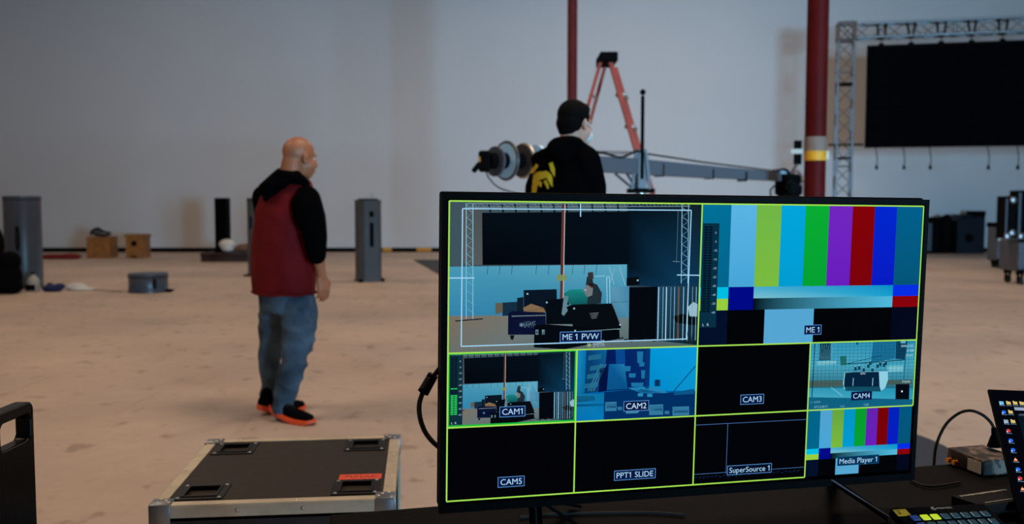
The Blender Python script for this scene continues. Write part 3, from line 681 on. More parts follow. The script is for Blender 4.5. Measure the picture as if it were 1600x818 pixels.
# ------------------------------------------------------------------ black moulded handle panel, left foreground
hp = empty('equipment_case', (-1.03, 1.82, 0), 'glossy black plastic case standing upright with a hand hole, at far left', 'case')
def rrect(y0, y1, z0, z1, r, n=12):
    out = []
    for cy_, cz_, a0 in ((y1-r, z1-r, 0), (y0+r, z1-r, 90), (y0+r, z0+r, 180), (y1-r, z0+r, 270)):
        for i in range(n): t_ = math.radians(a0+90*i/(n-1)); out.append((cy_+r*math.cos(t_), cz_+r*math.sin(t_)))
    return out
yA, yB = 1.735, 1.90
gl = mat('gloss_black', (4, 3, 3), .35, var=.1, bump=.05, spec=.12)
Xp = Q(53, 650, yB).x
ob = MB().ringplate([(Xp, y, z) for y, z in rrect(yA, yB, .62, .942, .016)], [(Xp, y, z) for y, z in rrect(1.775, 1.886, .862, .918, .016)], (-.034, 0, 0)).build('handle_panel', gl, hp, True)
bv = ob.modifiers.new('b', 'BEVEL'); bv.width = .005; bv.segments = 3; bv.limit_method = 'ANGLE'; bv.angle_limit = .9
MB().box((Xp-.012, (yA+yB)/2, .42), (.024, yB-yA, .42)).build('inner_panel', gl, hp)
MB().box((Xp-.075, (yA+yB)/2, .40), (.13, yB-yA-.002, .80), .012).build('shell', gl, hp)
MB().box((Xp-.018, 1.755, .925), (.036, .02, .012), .003).build('sticker', M['redtape'], hp, False, 'small red sticker')

# ------------------------------------------------------------------ right side desk gear
BF = frame(QZ(1536, 745, DZ), dyaw)
cv = empty('converter_box', BF @ Vector((.04, .055, 0)), 'camouflage patterned box with gold connectors and a white label', 'electronics')
camo = mat('camouflage', (112, 92, 78), .6); n_ = camo.node_tree.nodes; L_ = camo.node_tree.links
tc = n_.new('ShaderNodeTexCoord'); t1 = n_.new('ShaderNodeTexVoronoi'); t1.inputs['Scale'].default_value = 26; nn = n_.new('ShaderNodeTexNoise'); nn.inputs['Scale'].default_value = 22
L_.new(tc.outputs['Object'], nn.inputs['Vector']); r_ = n_.new('ShaderNodeValToRGB'); r_.color_ramp.interpolation = 'CONSTANT'
e_ = r_.color_ramp.elements; e_[0].color = (*lin((24, 18, 16)), 1); e_[1].position = .45; e_[1].color = (*lin((74, 58, 48)), 1)
e3 = e_.new(.52); e3.color = (*lin((124, 102, 86)), 1); e4 = e_.new(.62); e4.color = (*lin((60, 44, 38)), 1)
L_.new(nn.outputs['Fac'], r_.inputs['Fac']); L_.new(r_.outputs['Color'], n_['Principled BSDF'].inputs['Base Color'])
MB(BF).box((.05, .058, .0195), (.10, .116, .037), .004).build('body', camo, cv)
MB(BF).box((-.0012, .026, .018), (.002, .040, .026)).build('label_plate', M['paper'], cv, False, 'white label')
for y in (.078, .098):
    c = MB(BF).cyl((0, y, .012), (-.014, y, .012), .0055, .0055, 16); c.cyl((-.002, y, .012), (-.005, y, .012), .0075, .0075, 6); c.cyl((-.010, y, .012), (-.012, y, .012), .0066, .0066, 16)
    c.build('connector', M['gold'], cv, True, 'gold connector')
pc = empty('power_cable', QZ(1457, 727, DZ), 'black power cable arching up to its plug on the camouflage box', 'cable')
ctop = Q(1553, 668, 2.07)
MB().tube(catmull([Q(1458, 742, 2.17), Q(1459, 727, 2.165), Q(1463, 695, 2.16), Q(1477, 664, 2.14), Q(1497, 646, 2.12), Q(1516, 641, 2.10), Q(1534, 647, 2.09), Q(1547, 658, 2.08), ctop], 7), .0036).build('cable', M['rubber'], pc, True)
mb = MB(); base = Q(1557, 698, 2.07)
for i in range(5): mb.cyl(ctop.lerp(base, i*.08), ctop.lerp(base, i*.08+.05), .0062+.0004*i, None, 14)
mb.cyl(ctop, ctop.lerp(base, .45), .005, .007, 14); mb.cyl(ctop.lerp(base, .4), ctop.lerp(base, .92), .0095, .020, 18)
mb.build('plug', M['black'], pc, True)
# laptop
LB = Vector((.969, 1.683, .775)); LU = Vector((.041, .197, .195)); LR = Vector((1, -.208, 0)).normalized(); LUn = LU.normalized(); LN = LR.cross(LUn).normalized()
lap = empty('laptop', LB+LR*.17-Vector((0, .05, .015)), 'dark laptop with a black desktop of small icons at the right edge', 'laptop')
def lprism(o, x, y, d, nm, m, lb=None): return MB().prism([o, o+x, o+x+y, o+y], d).build(nm, m, lap, False, lb)
lid = lprism(LB, LR*.36, LU, -LN*.007, 'lid', M['black'])
Fw = Vector((-.208, -1, 0)).normalized()
base_o = Vector((LB.x, LB.y, DZ+.001))
lprism(base_o, LR*.36, Fw*.24, Vector((0, 0, .018)), 'base', M['black'])
for r2 in range(5):
    for c2 in range(13):
        o = base_o+LR*(.02+c2*.0247)+Fw*(.02+r2*.021)+Vector((0, 0, .0182)); MB().prism([o, o+LR*.021, o+LR*.021+Fw*.017, o+Fw*.017], Vector((0, 0, .0015))).build('key', M['rubber'], lap)
MB().prism([base_o+LR*.12+Fw*.14+Vector((0, 0, .0185))+d for d in (Vector(), LR*.11, LR*.11+Fw*.075, Fw*.075)], Vector((0, 0, .0006))).build('touchpad', M['greycase'], lap)
Lh = LU.length; LO = LB+LU
la = Art(LO+LN*.0004, LR, -LUn, LN, 4e-5)
la.rect(.006, .004, .354, Lh-.012, (3, 4, 10)); la.up()
IC = {'f': (214, 190, 110), 'b': (40, 110, 235), 't': (110, 190, 235), 'r': (205, 60, 60), 'o': (235, 130, 60), 'w': (150, 170, 190)}
lay = homog([(1172, 68), (1351, 66), (1351+181, 700), (1351, 700)])
def LX(px, py):      # picture position on the lid plane
    d = ray(px, py); t_ = (LO-CAM).dot(LN)/d.dot(LN); p = CAM+d*t_-LO; return p.dot(LR), -p.dot(LUn)
def icon(cx_, cy_, kind):
    px, py = 1240+cx_/3.753, 600+cy_/3.753; x, y = LX(px, py); s_ = .0042; c = IC[kind]
    if kind == 'f': la.rect(x-s_, y-s_*.8, x+s_, y+s_*.9, c); la.rect(x-s_, y-s_*1.15, x-.2*s_, y-s_*.8, c)
    elif kind == 'o': la.poly([(x, y-s_), (x+s_, y+s_), (x-s_, y+s_)], c); la.up(); la.rect(x-s_*.6, y, x+s_*.6, y+s_*.3, (235, 235, 240))
    else:
        la.poly([(x+s_*math.cos(q*math.pi/5), y+s_*math.sin(q*math.pi/5)) for q in range(10)] if kind in 'br' else [(x-s_, y-s_), (x+s_, y-s_), (x+s_, y+s_), (x-s_, y+s_)], c)
        la.up(); la.rect(x-s_, y+s_*.3, x-s_*.4, y+s_, (210, 225, 245))
    for i in range(5): la.rect(x-.0052+i*.0022, y+s_*1.4, x-.0052+i*.0022+.0016, y+s_*1.4+.0012, (120, 160, 195))
for q in ((1219, 110, 't'), (1260, 110, 'f'), (1299, 110, 'f'), (1338, 112, 'f'), (1377, 112, 'f'), (1233, 163, 'b'), (1272, 163, 'f'), (1246, 218, 'w'), (1286, 218, 'f'), (1260, 272, 'r'), (1274, 329, 'b'), (1287, 385, 'b'), (1301, 440, 'o'), (1316, 498, 'b'), (1328, 552, 'r'), (1342, 612, 'o')): icon(*q)
wx, wy = LX(1240+1292/3.753, 600+135/3.753); la.rect(wx, wy, wx+.16, wy+.0075, (150, 165, 190)); wx, wy = LX(1240+1318/3.753, 600+170/3.753); la.rect(wx-.003, wy, wx+.16, wy+.12, (6, 20, 32)); la.up(); la.text('ATEM', wx, wy+.006, .006, (120, 140, 160), anchor=0)
for i in range(4): la.rect(wx+.006, wy+.022+i*.022, wx+.02, wy+.034+i*.022, (90, 130, 150))
la.build('screen', EM, lap, 'lit desktop with icons')

# key pad (8 x 4)
KF = frame(QZ(1405, 806, .785)-Vector((0, 0, .0)), 9, 0, 0); KO = KF.translation.copy(); KO.z = DZ
KF = frame(KO, 9)
kp = empty('button_pad', KF @ Vector((.09, -.05, 0)), 'black control pad with rows of lit buttons at the bottom edge', 'control pad')
tilt = Matrix.Rotation(math.radians(16), 4, 'X'); KP = KF @ Matrix.Translation((0, 0, .044)) @ tilt
MB(KP).box((.084, -.053, -.008), (.194, .130, .016), .004).build('body', M['matte'], kp)
MB(KF).box((.088, -.040, .0125), (.15, .06, .023), .003).build('stand', M['matte'], kp)
kc = {0: (20, 50, 120), 1: (190, 215, 40), 2: (190, 215, 40)}
def emis(name, c, s=1):
    m = mat(name, (5, 5, 6), .3); b = m.node_tree.nodes['Principled BSDF']; b.inputs['Emission Color'].default_value = (*lin(c), 1); b.inputs['Emission Strength'].default_value = s; return m
KM = {'b': emis('blue_key', (16, 44, 100)), 'y': emis('yellow_key', (185, 210, 40)), 't': emis('teal_key', (10, 48, 62))}
for r2 in range(4):
    for c2 in range(8):
        x = .0175+c2*.0202; y = -.0235-r2*.0225
        MB(KP).box((x, y, .0016), (.0155, .0155, .003), .002).build('key', KM['b' if c2 == 0 else 'y' if c2 in (1, 2) and r2 == 0 else 't'], kp)
ka = Art(KP @ Vector((0, 0, .0002)), KP.to_3x3() @ Vector((1, 0, 0)), KP.to_3x3() @ Vector((0, -1, 0)), KP.to_3x3() @ Vector((0, 0, 1)), 5e-5)
ka.text('STREAM DECK', .077, -.0005, .0068, (200, 200, 200), anchor=0, width=.032)
for i in range(20):
    t0, t1 = 2*math.pi*i/20*.9, 2*math.pi*(i+1)/20*.9; r0 = .0042
    ka.line(.071+r0*math.cos(t0), -.003+r0*math.sin(t0), .071+r0*math.cos(t1), -.003+r0*math.sin(t1), .0011, (200, 200, 200))
    ka.line(.071+.5*r0*math.cos(t0), -.003+.5*r0*math.sin(t0), .071+.5*r0*math.cos(t1), -.003+.5*r0*math.sin(t1), .0009, (200, 200, 200))
ka.build('logo_print', M['paper'], kp, 'white round logo and lettering')
# yellow note
nt = MB(KP).box((.002, -.0045, .0006), (.026, .019, .001)).build('sticker', M['note'], kp, False, 'yellow sticker marked 3')
na = Art(KP @ Vector((-.011, .005, .0012)), KP.to_3x3() @ Vector((1, 0, 0)), KP.to_3x3() @ Vector((0, -1, 0)), KP.to_3x3() @ Vector((0, 0, 1)), 1e-4)
na.text('3', .007, .0145, .017, (20, 16, 8)); na.build('digit', ink('black_ink', (20, 16, 10)), nt)
# flat boxes with small print
z9 = DZ+.036
q4 = [QZ(1487, 774, z9), QZ(1570, 762, z9), QZ(1596, 780, z9), QZ(1535, 790, z9)]
bx = empty('flat_box', (sum((p for p in q4), Vector())/4-Vector((0, 0, .036))), 'flat dark brown box with two lines of white print beside the laptop', 'electronics')
MB().prism([p-Vector((0, 0, .0345)) for p in q4], (0, 0, .0345)).build('body', mat('dark_box', (20, 12, 10), .6, spec=.1), bx)
ba = Art(q4[0]+Vector((0, 0, .0006)), (q4[1]-q4[0]).normalized(), (q4[3]-q4[0]).normalized(), Vector((0, 0, 1)), 6e-5)
random.seed(3); wtop = (q4[1]-q4[0]).length; hside = (q4[3]-q4[0]).length; x = .012
while x < wtop-.008: w2 = random.uniform(.0014, .003); ba.rect(x, .006, x+w2, .0115+random.uniform(-.001, .002), (190, 180, 160)); x += w2+.0011
x = .022
while x < wtop-.004: w2 = random.uniform(.0010, .0022); ba.rect(x, hside-.014, x+w2, hside-.0105, (150, 140, 130)); x += w2+.0010
ba.build('print', M['paper'], bx, 'lines of small white print')
MB().box(QZ(1430, 776, DZ)+Vector((0, 0, .0)), (.001, .001, .001)).bm.free()
thing(MB().tube(catmull([QZ(1422, 749, DZ+.005), QZ(1437, 756, DZ+.005), QZ(1450, 759, DZ+.005), QZ(1470, 758, DZ+.005), QZ(1500, 753, DZ+.005)], 6), .0028), 'thin_cable', M['rubber'], 'thin black cable lying on the table behind the control pad', 'cable', smooth=True)
thing(MB().tube(catmull([QZ(812, 808, DZ+.004), QZ(860, 803, DZ+.004), QZ(930, 801, DZ+.004), QZ(1010, 800, DZ+.004), QZ(1070, 804, DZ+.004)], 6), .003), 'thin_cable', M['rubber'], 'thin black cable lying under the television screen', 'cable', smooth=True)
# ------------------------------------------------------------------ drum shaped equipment cases
def gz(px, py): return QZ(px, py, 0)
def gzb(px, back=.95):
    y = Y1-back; return Vector(((px-CX)/FPX*y, y, 0))
def drum(name, px, pyb, pyt, wpx, m, label, slots, extra=None, group=None):
    b = gz(px, pyb); y = b.y; r = wpx/2/FPX*y; h = Q(px, pyt, y).z; c = Vector((b.x, y+r*.6, 0)); h = Q(px, pyt, c.y).z
    t = empty(name, c, label, 'drum case', group)
    mb = MB(); prof = [(r*1.03, 0), (r*1.03, .03), (r, .05), (r, h-.05), (r*1.02, h-.04), (r*1.02, h-.004), (r*.97, h)]
    mb.loft([[(c.x+q*math.cos(2*math.pi*k/40), c.y+q*math.sin(2*math.pi*k/40), z) for k in range(40)] for q, z in prof])
    mb.build('shell', m, t, True)
    for az, z0, z1, sw in slots:     # azimuth degrees from the viewer side
        a0 = math.radians(-90+az); n = Vector((math.cos(a0), math.sin(a0), 0)); s_ = n.cross(Vector((0, 0, 1)))
        p = c+n*(r+.004)
        out = [(p+s_*(sw*math.cos(q))+Vector((0, 0, (z0+z1)/2+(z1-z0)/2*math.copysign(abs(math.sin(q))**.6, math.sin(q))))) for q in [2*math.pi*i/20 for i in range(20)]]
        MB().prism([o-n*.03 for o in out], n*.032).build('handle_recess', M['matte'], t)
        MB().tube([p+n*.004+Vector((0, 0, z0+(z1-z0)*.2)), p+n*.02+Vector((0, 0, z0+(z1-z0)*.3)), p+n*.02+Vector((0, 0, z0+(z1-z0)*.7)), p+n*.004+Vector((0, 0, z0+(z1-z0)*.8))], .012, 8).build('handle', M['rubber'], t, True)
    MB().tube([(c.x+(r+.004)*math.cos(2*math.pi*k/40), c.y+(r+.004)*math.sin(2*math.pi*k/40), h-.06) for k in range(40)], .006, 6, True).build('lid_seam', M['matte'], t, True)
    return t, c, r, h
drum('drum_case', 30, 450, 306, 54, M['drum'], 'tall blue grey drum case with an oval handle at far left', [(12, .62, 1.02, .035)])
drum('drum_case', 225, 457, 426, 59, M['drum'], 'low round grey drum standing alone on the floor', [(40, .06, .22, .03)])
t, c, r, h = drum('drum_case', 399, 431, 309, 26*1.0, M['drumdark'], 'dark upright case half hidden behind the bald person', [(-20, .9, 1.15, .03)])
MB().box((c.x, c.y, .015), (r*2.5, r*2.5, .03), .005).build('foot_plate', M['matte'], t)
# upright box case with chamfered corners
b = gz(572, 441); y = b.y+.28; sc = y/FPX; hx = 23.5*sc; h = Q(572, 312, y).z
BX = frame((b.x, y, 0), 28)
bc = empty('upright_case', (b.x, y, 0), 'tall grey upright case with dark handle slots and a small bracket on top', 'case')
def oct_(w, d, c, z): return [BX @ Vector(p) for p in ((-w+c, -d, z), (w-c, -d, z), (w, -d+c, z), (w, d-c, z), (w-c, d, z), (-w+c, d, z), (-w, d-c, z), (-w, -d+c, z))]
ww = hx*.76; MB().loft([oct_(ww*1.06, ww*1.0, .06, 0), oct_(ww*1.06, ww*1.0, .06, .04), oct_(ww, ww*.94, .07, .06), oct_(ww, ww*.94, .07, h-.03), oct_(ww*1.02, ww*.96, .06, h-.025), oct_(ww*1.0, ww*.95, .06, h)]).build('shell', M['drumdark'], bc)
for (x, yy, z0, z1, sx, sy) in ((0, -ww*.95, .62, 1.05, .07, .03), (0, -ww*.95, 1.15, 1.25, .08, .03), (ww, 0, .68, .86, .04, .09)):
    MB(BX).box((x, yy, (z0+z1)/2), (sx, sy, z1-z0), .012).build('handle', M['matte'], bc)
MB(BX).box((-ww*1.05, -ww, .03), (.07, .07, .06), .01).build('foot', M['matte'], bc); MB(BX).box((ww*.95, -ww, .03), (.06, .06, .06), .01).build('foot', M['matte'], bc)
MB(BX).box((0, 0, h+.012), (.3, .24, .024), .006).build('top_plate', M['matte'], bc)
mb = MB(BX); mb.cyl((.08, 0, h+.02), (.08, 0, h+.12), .018); mb.box((.05, 0, h+.06), (.12, .03, .02)); mb.build('bracket', M['metal'], bc, True)

# ------------------------------------------------------------------ things along the back wall, left
def wood_box(px0, px1, pyt, pyb, label, hole=False):
    b = gz((px0+px1)/2, pyb); y = b.y+.25; w = (px1-px0)/FPX*y; h = Q(800, pyt, y-.25).z
    t = empty('wooden_box', (b.x, y, 0), label, 'box')
    c = Vector((b.x, y, 0)); th = .03
    for sx in (-1, 1): MB().box(c+Vector((sx*(w/2-th/2), 0, h/2)), (th, .5, h)).build('side_panel', M['wood'], t)
    MB().box(c+Vector((0, -.25+th/2, h/2)), (w-2*th, th, h)).build('front_panel', M['wood'], t)
    MB().box(c+Vector((0, .25-th/2, h/2)), (w-2*th, th, h)).build('back_panel', M['wood'], t)
    MB().box(c+Vector((0, 0, .02)), (w-2*th, .44, .03)).build('floor_panel', M['wood'], t)
    if not hole: MB().box(c+Vector((0, 0, h+.01)), (w+.01, .51, .02)).build('lid_panel', M['wood'], t)
    if hole:
        MB().cyl(c+Vector((0, -.262, h*.62)), c+Vector((0, -.24, h*.62)), .07, .07, 20).build('hand_hole', M['matte'], t, True)
        for sx in (-1, 1): MB().box(c+Vector((sx*(w/2+.01), 0, h-.04)), (.04, .54, .06)).build('rim_strip', M['wood'], t)
        MB().box(c+Vector((0, -.25, .03)), (.12, .03, .05)).build('foot_block', M['matte'], t)
    return c, w, h
c, w, h = wood_box(136, 171, 371, 403, 'wide wooden box against the wall holding a dark bag')
o = blob('tool_bag', [('ell', c+Vector((0, 0, h+.10)), (w*.42, .2, .08)), ('ell', c+Vector((-.12, -.02, h+.14)), (.14, .14, .10))], .02, M['drumdark'], None); tag(o, 'pale grey bag lying in the wide wooden box', 'bag')
hd = MB().tube(catmull([c+Vector((-w*.42, -.1, h+.05)), c+Vector((-w*.36, -.12, h+.17)), c+Vector((-.05, -.12, h+.24)), c+Vector((.1, -.1, h+.15)), c+Vector((w*.42, -.1, h+.06))], 5), .022, 8).build('handle_strap', M['matte'], o, True)
wood_box(197, 223, 366, 403, 'narrow wooden box with a round hand hole against the wall', True)
b = gz(82, 405); o = blob('red_bundle', [('ell', b+Vector((0, .3, .05)), (.6, .25, .07)), ('ell', b+Vector((.3, .25, .06)), (.3, .2, .08)), ('ell', b+Vector((-.35, .3, .04)), (.25, .2, .06))], .03, M['redcloth'], None); tag(o, 'flat dark red cloth bundle on the floor by the back wall', 'cloth')
b = gz(350, 409); y = b.y+.5; sc = y/FPX
pl = empty('platform', (b.x, y, 0), 'low dark wooden platform against the back wall', 'platform')
ph = Q(350, 395, y-.5).z; MB().box((b.x, y, ph-.03), (74*sc, 1.0, .06), .008).build('deck', M['darkwood'], pl)
MB().box((b.x, y, (ph-.06)/2), (72*sc, .94, ph-.06)).build('skirt', M['darkwood'], pl)
x0 = Q(348, 350, y).x; zt = Q(348, 309, y).z
sp = empty('speaker_tower', (x0, y, ph), 'narrow tall black speaker standing on the dark platform', 'speaker')
MB().box((x0, y, (zt+ph)/2), (.30, .30, zt-ph), .015).build('cabinet', M['matte'], sp); MB().box((x0, y-.155, (zt+ph)/2), (.26, .02, zt-ph-.06), .006).build('grille', M['black'], sp); MB().box((x0, y, ph+.012), (.34, .34, .024)).build('base_plate', M['matte'], sp)
def clothy(nm, lst, m, label, cat, vx=.025):
    o = blob(nm, lst, vx, m, None); tag(o, label, cat); return o
x1 = Q(354, 385, y-.36); clothy('white_bundle', [('ell', Vector((x1.x, y-.32, ph+.2)), (.2, .14, .13)), ('ell', Vector((x1.x+.02, y-.32, ph+.1)), (.16, .14, .09))], M['white'], 'crumpled white bundle on the dark platform', 'bundle')
x2 = Q(376, 390, y-.3).x+.06; clothy('brown_bag', [('ell', Vector((x2, y-.3, ph+.11)), (.2, .16, .1)), ('ell', Vector((x2+.12, y-.28, ph+.13)), (.13, .12, .1)), ('ell', Vector((x2-.1, y-.34, ph+.1)), (.1, .1, .08))], M['brown'], 'lumpy brown bag on the dark platform', 'bag')
# items at the foot of the far left drum
b = gz(12, 458); clothy('black_bag', [('ell', b+Vector((-.12, .0, .26)), (.34, .26, .28)), ('ell', b+Vector((.06, -.02, .5)), (.16, .18, .16)), ('ell', b+Vector((-.22, .02, .74)), (.16, .2, .34)), ('ell', b+Vector((.08, -.04, .1)), (.17, .2, .11))], M['matte'], 'large black bag heaped against the tall drum at far left', 'bag', .03)
b = gz(47, 456); jg = empty('jug', b+Vector((0, .1, 0)), 'pale plastic jug standing by the black bag', 'jug')
MB().loft([[(b.x+q*math.cos(k*math.pi/10), b.y+.1+q*math.sin(k*math.pi/10), z) for k in range(20)] for q, z in ((.085, .001), (.095, .02), (.095, .17), (.07, .22), (.035, .25), (.03, .275))]).build('body', mat('pale_plastic', (165, 160, 150), .5), jg, True)
MB().cyl((b.x, b.y+.1, .272), (b.x, b.y+.1, .30), .036).build('cap', M['matte'], jg, True)
MB().box((b.x, b.y+.005, .07), (.15, .01, .09)).build('label_band', M['matte'], jg)
b = gz(77, 456); clothy('navy_cloth', [('ell', b+Vector((0, .1, .05)), (.17, .12, .06)), ('ell', b+Vector((.1, .12, .08)), (.09, .1, .05)), ('ell', b+Vector((-.09, .2, .08)), (.06, .06, .06))], M['navy'], 'crumpled navy cloth on the floor by the jug', 'cloth', .02)
b = gz(116, 454); clothy('white_sheet', [('ell', b+Vector((-.02, .12, .05)), (.17, .12, .07)), ('ell', b+Vector((.08, .1, .02)), (.22, .14, .03)), ('ell', b+Vector((-.1, .1, .05)), (.09, .1, .05))], M['white'], 'crumpled white sheet on the floor beside the navy cloth', 'cloth', .02)
b = gz(246, 459); ps = [Vector((gz(140, 453).x, gz(140, 453).y, .012)), Vector((gz(170, 455).x, gz(170, 455).y, .012)), Vector((gz(192, 456).x, gz(192, 456).y, .012))]
thing(MB().tube(catmull(ps, 6), .007, 6), 'floor_cable', M['brown'], 'thin brown cable running from the white sheet to the low drum', 'cable', smooth=True)
b = gz(264, 456); thing(MB().box(b+Vector((0, 0, .025)), (.09, .06, .05), .01).cyl(b+Vector((.03, 0, .03)), b+Vector((.08, 0, .03)), .012), 'cable_plug', M['black'], 'tiny dark plug on the floor right of the low drum', 'plug')
# yellow tape strips on the base of the wall
for px0, px1 in ((598, 612), (651, 674)):
    p0, p1 = Q(px0, 392, Y1-.06), Q(px1, 392, Y1-.06)
    thing(MB().box(((p0.x+p1.x)/2, Y1-.0475, .07), (p1.x-p0.x, .015, .1), .003), 'yellow_strip', M['yellow'], 'yellow strip on the baseboard %s' % ('right behind the tall upright case' if px0 < 640 else 'near the television\'s top left corner'), 'strip')
# dark mats
thing(MB().prism([gz(646, 406), gz(1100, 404), gz(1100, 470), gz(770, 470), gz(694, 433)], (0, 0, .012)), 'floor_mat', mat('dark_mat', (58, 60, 66), .85), 'far dark grey mat on the floor left of the television', 'mat')
thing(MB().prism([gz(1350, 640), gz(1432, 681), gz(1452, 688), gz(1476, 699), gz(1502, 716), gz(1530, 745), gz(1540, 790), gz(1350, 790)], (0, 0, .012)), 'floor_mat', mat('blue_mat', (50, 56, 68), .85), 'near dark blue grey mat on the floor behind the table', 'mat')

# ------------------------------------------------------------------ truss goal post and LED wall
TA = Vector((Q(1316, 300, 22).x, 22, 0)); TB = Vector((15.4, 20.35, 0)); tdir = (TB-TA).normalized(); tyaw = math.degrees(math.atan2(tdir.y, tdir.x))
tr = empty('truss_frame', TA, 'silver lattice truss frame standing around the black video wall', 'truss')
def box_truss(p0, p1, s_, side, up_, pitch_, names):
    d = (p1-p0); n = int(d.length/pitch_); cs = [side*a*s_/2+up_*b*s_/2 for a, b in ((-1, -1), (1, -1), (1, 1), (-1, 1))]
    for c_ in cs: MB().cyl(p0+c_, p1+c_, .027, .027, 12).build('chord', M['chord'], tr, True)
    mb = MB()
    for f in range(4):
        a_, b_ = cs[f], cs[(f+1) % 4]
        for i in range(n):
            q0, q1 = p0+d*(i/n), p0+d*((i+1)/n); A_, B_ = (a_, b_) if i % 2 else (b_, a_)
            mb.cyl(q0+A_, q1+B_, .011, .011, 6)
            if i % 6 == 0: mb.cyl(q0+a_, q0+b_, .013, .013, 6)
    o = mb.build('lattice', M['trussdark'], tr, True); o['kind'] = 'stuff'
S_ = .36; ztp = Q(1316, 36, 22).z; UPZ = Vector((0, 0, 1)); SD = Vector((-tdir.y, tdir.x, 0))
zc = ztp-.22
box_truss(TA+UPZ*.03, TA+UPZ*(ztp-.42), S_, tdir, SD, .36, 0)
box_truss(TB+UPZ*.03, TB+UPZ*(ztp-.42), S_, tdir, SD, .36, 0)
box_truss(TA+UPZ*zc+tdir*.2, TB+UPZ*zc-tdir*.2, S_*.9, SD, UPZ, .36, 0)
for P_ in (TA, TB):
    mb = MB(frame(P_, tyaw))
    for a_ in (-1, 1):
        for b_ in (-1, 1):
            mb.cyl((a_*.19, b_*.19, zc-.22), (a_*.19, b_*.19, zc+.22), .03, .03, 8)
            mb.cyl((a_*.19, -.19, zc+b_*.2), (a_*.19, .19, zc+b_*.2), .03, .03, 8); mb.cyl((-.19, a_*.19, zc+b_*.2), (.19, a_*.19, zc+b_*.2), .03, .03, 8)
            mb.cyl((-.19, a_*.19, zc-.2*b_), (.19, a_*.19, zc+.2*b_), .015, .015, 6)
    mb.build('corner_block', M['trussdark'], tr, True)
    MB(frame(P_, tyaw)).box((0, 0, .015), (1.0, 1.0, .03)).build('base_plate', M['matte'], tr)
    for zf in (.33, .64): 
        mb = MB(frame(P_, tyaw)); z_ = ztp*zf+.6
        for a_ in (-1, 1): mb.box((0, a_*.18, z_), (.4, .02, .05)); mb.box((a_*.18, 0, z_), (.02, .4, .05))
        mb.build('coupler', M['matte'], tr)
# LED wall
la0 = TA+tdir*((Q(1349, 200, 22).x-TA.x)/tdir.x); yl = la0.y; zt_, zb_ = Q(1357, 76, yl).z, Q(1357, 231, yl).z
la0 = la0-SD*.0
ncol, nrow = 11, 5; lw_ = (TB-la0).length-.5; pw = lw_/ncol; phh = (zt_-zb_)/nrow
led = empty('video_wall', la0+tdir*lw_/2+UPZ*zb_, 'big black LED video wall hanging inside the truss frame', 'screen')
LF = frame(la0+UPZ*zb_, tyaw)
for i in range(ncol):
    for j in range(nrow): MB(LF).box((pw*(i+.5), random.uniform(-.003, .003), phh*(j+.5)), (pw-.004, .09, phh-.004), .002).build('panel', M['screenblack'], led)
MB(LF).box((lw_/2, .1, (zt_-zb_)/2), (lw_-.1, .06, zt_-zb_-.1)).build('rear_frame', M['matte'], led)
MB(LF).box((lw_/2, 0, zt_-zb_+.035), (lw_, .08, .07)).build('hanging_bar', M['matte'], led)
zz_ = zc-S_*.45-zb_
for i in range(10):
    x = .32+i*.665
    mb = MB(LF)
    for s_ in (-1, 1): mb.cyl((x+s_*.10, 0, zz_+.37), (x+s_*.035*(1 if i % 2 else 2), 0, zz_-.02), .035, .02, 8)
    mb.cyl((x, 0, zz_), (x, 0, zt_-zb_+.03), .012, .012, 6); mb.box((x, 0, zz_-.01), (.14, .07, .05), .01); mb.box((x, 0, zt_-zb_+.09), (.12, .07, .05), .01)
    mb.build('hanger', M['matte'], led, True)
for k, px in enumerate((1368, 1411, 1452, 1543, 1589)):
    d_ = ray(px, 232); t_ = (la0-CAM).dot(SD)/d_.dot(SD); p = CAM+d_*t_; p.z = zb_+.0
    L0 = Q(1500, 262, p.y).z
    cbl = empty('hanging_cable', p, '%s of the five dark cables dangling below the black video wall' % ('leftmost', 'second from left', 'middle one', 'fourth from left', 'rightmost')[k], 'cable', 'cables dangling below the video wall')
    pts = catmull([p, p+Vector((.03, 0, -.15)), p+Vector((.05, 0, -.3)), Vector((p.x+.035, p.y, L0+.04))], 5)
    MB().tube(pts, .011, 6).build('cable', M['matte'], cbl, True); MB().cyl(pts[-1]+Vector((0, 0, .02)), pts[-1]-Vector((0, 0, .08)), .03, .035, 10).build('plug', M['matte'], cbl, True)
MB().cyl(TA+UPZ*Q(0, 226, 22).z-tdir*.35, la0-tdir*.03+UPZ*Q(0, 226, 22).z, .025, .025, 8).build('brace_bar', M['matte'], tr, True)

# ------------------------------------------------------------------ right background: cases and carts
def simple_box(px0, px1, pyt, pyb, depth, m, nm, label, cat, parts=()):
    b = gzb((px0+px1)/2); y = b.y+depth/2; w = (px1-px0)/FPX*b.y; h = Q(800, pyt, b.y).z
    t = empty(nm, (b.x, y, 0), label, cat); return t, Vector((b.x, y, 0)), w, h, b.y
t, c, w, h, yf = simple_box(1440, 1470, 338, 392.5, .5, None, 'black_case', 'black box with a grey front panel beside the television\'s top right corner', 'case')
MB().box(c+UPZ*(h/2-.02), (w, .5, h), .04).build('shell', M['matte'], t); MB().box(c+Vector((-w*.12, -.26, h*.45)), (w*.3, .03, h*.75), .01).build('front_panel', M['drum'], t)  # blue grey slab stands in for light on the box's edge
b = gzb(1482, .9); clothy('black_sack', [('ell', b+Vector((0, .25, .42)), (.22, .3, .5)), ('ell', b+Vector((-.06, .25, .75)), (.16, .25, .32)), ('ell', b+Vector((.06, .25, .8)), (.13, .25, .32)), ('box', b+Vector((-.03, .3, .2)), (.36, .4, .4))], M['matte'], 'rounded black covered heap against the wall between two boxes', 'heap', .04)
t, c, w, h, yf = simple_box(1497, 1540, 335, 392, .7, None, 'navy_speaker', 'dark blue black speaker cabinet against the back wall', 'speaker')
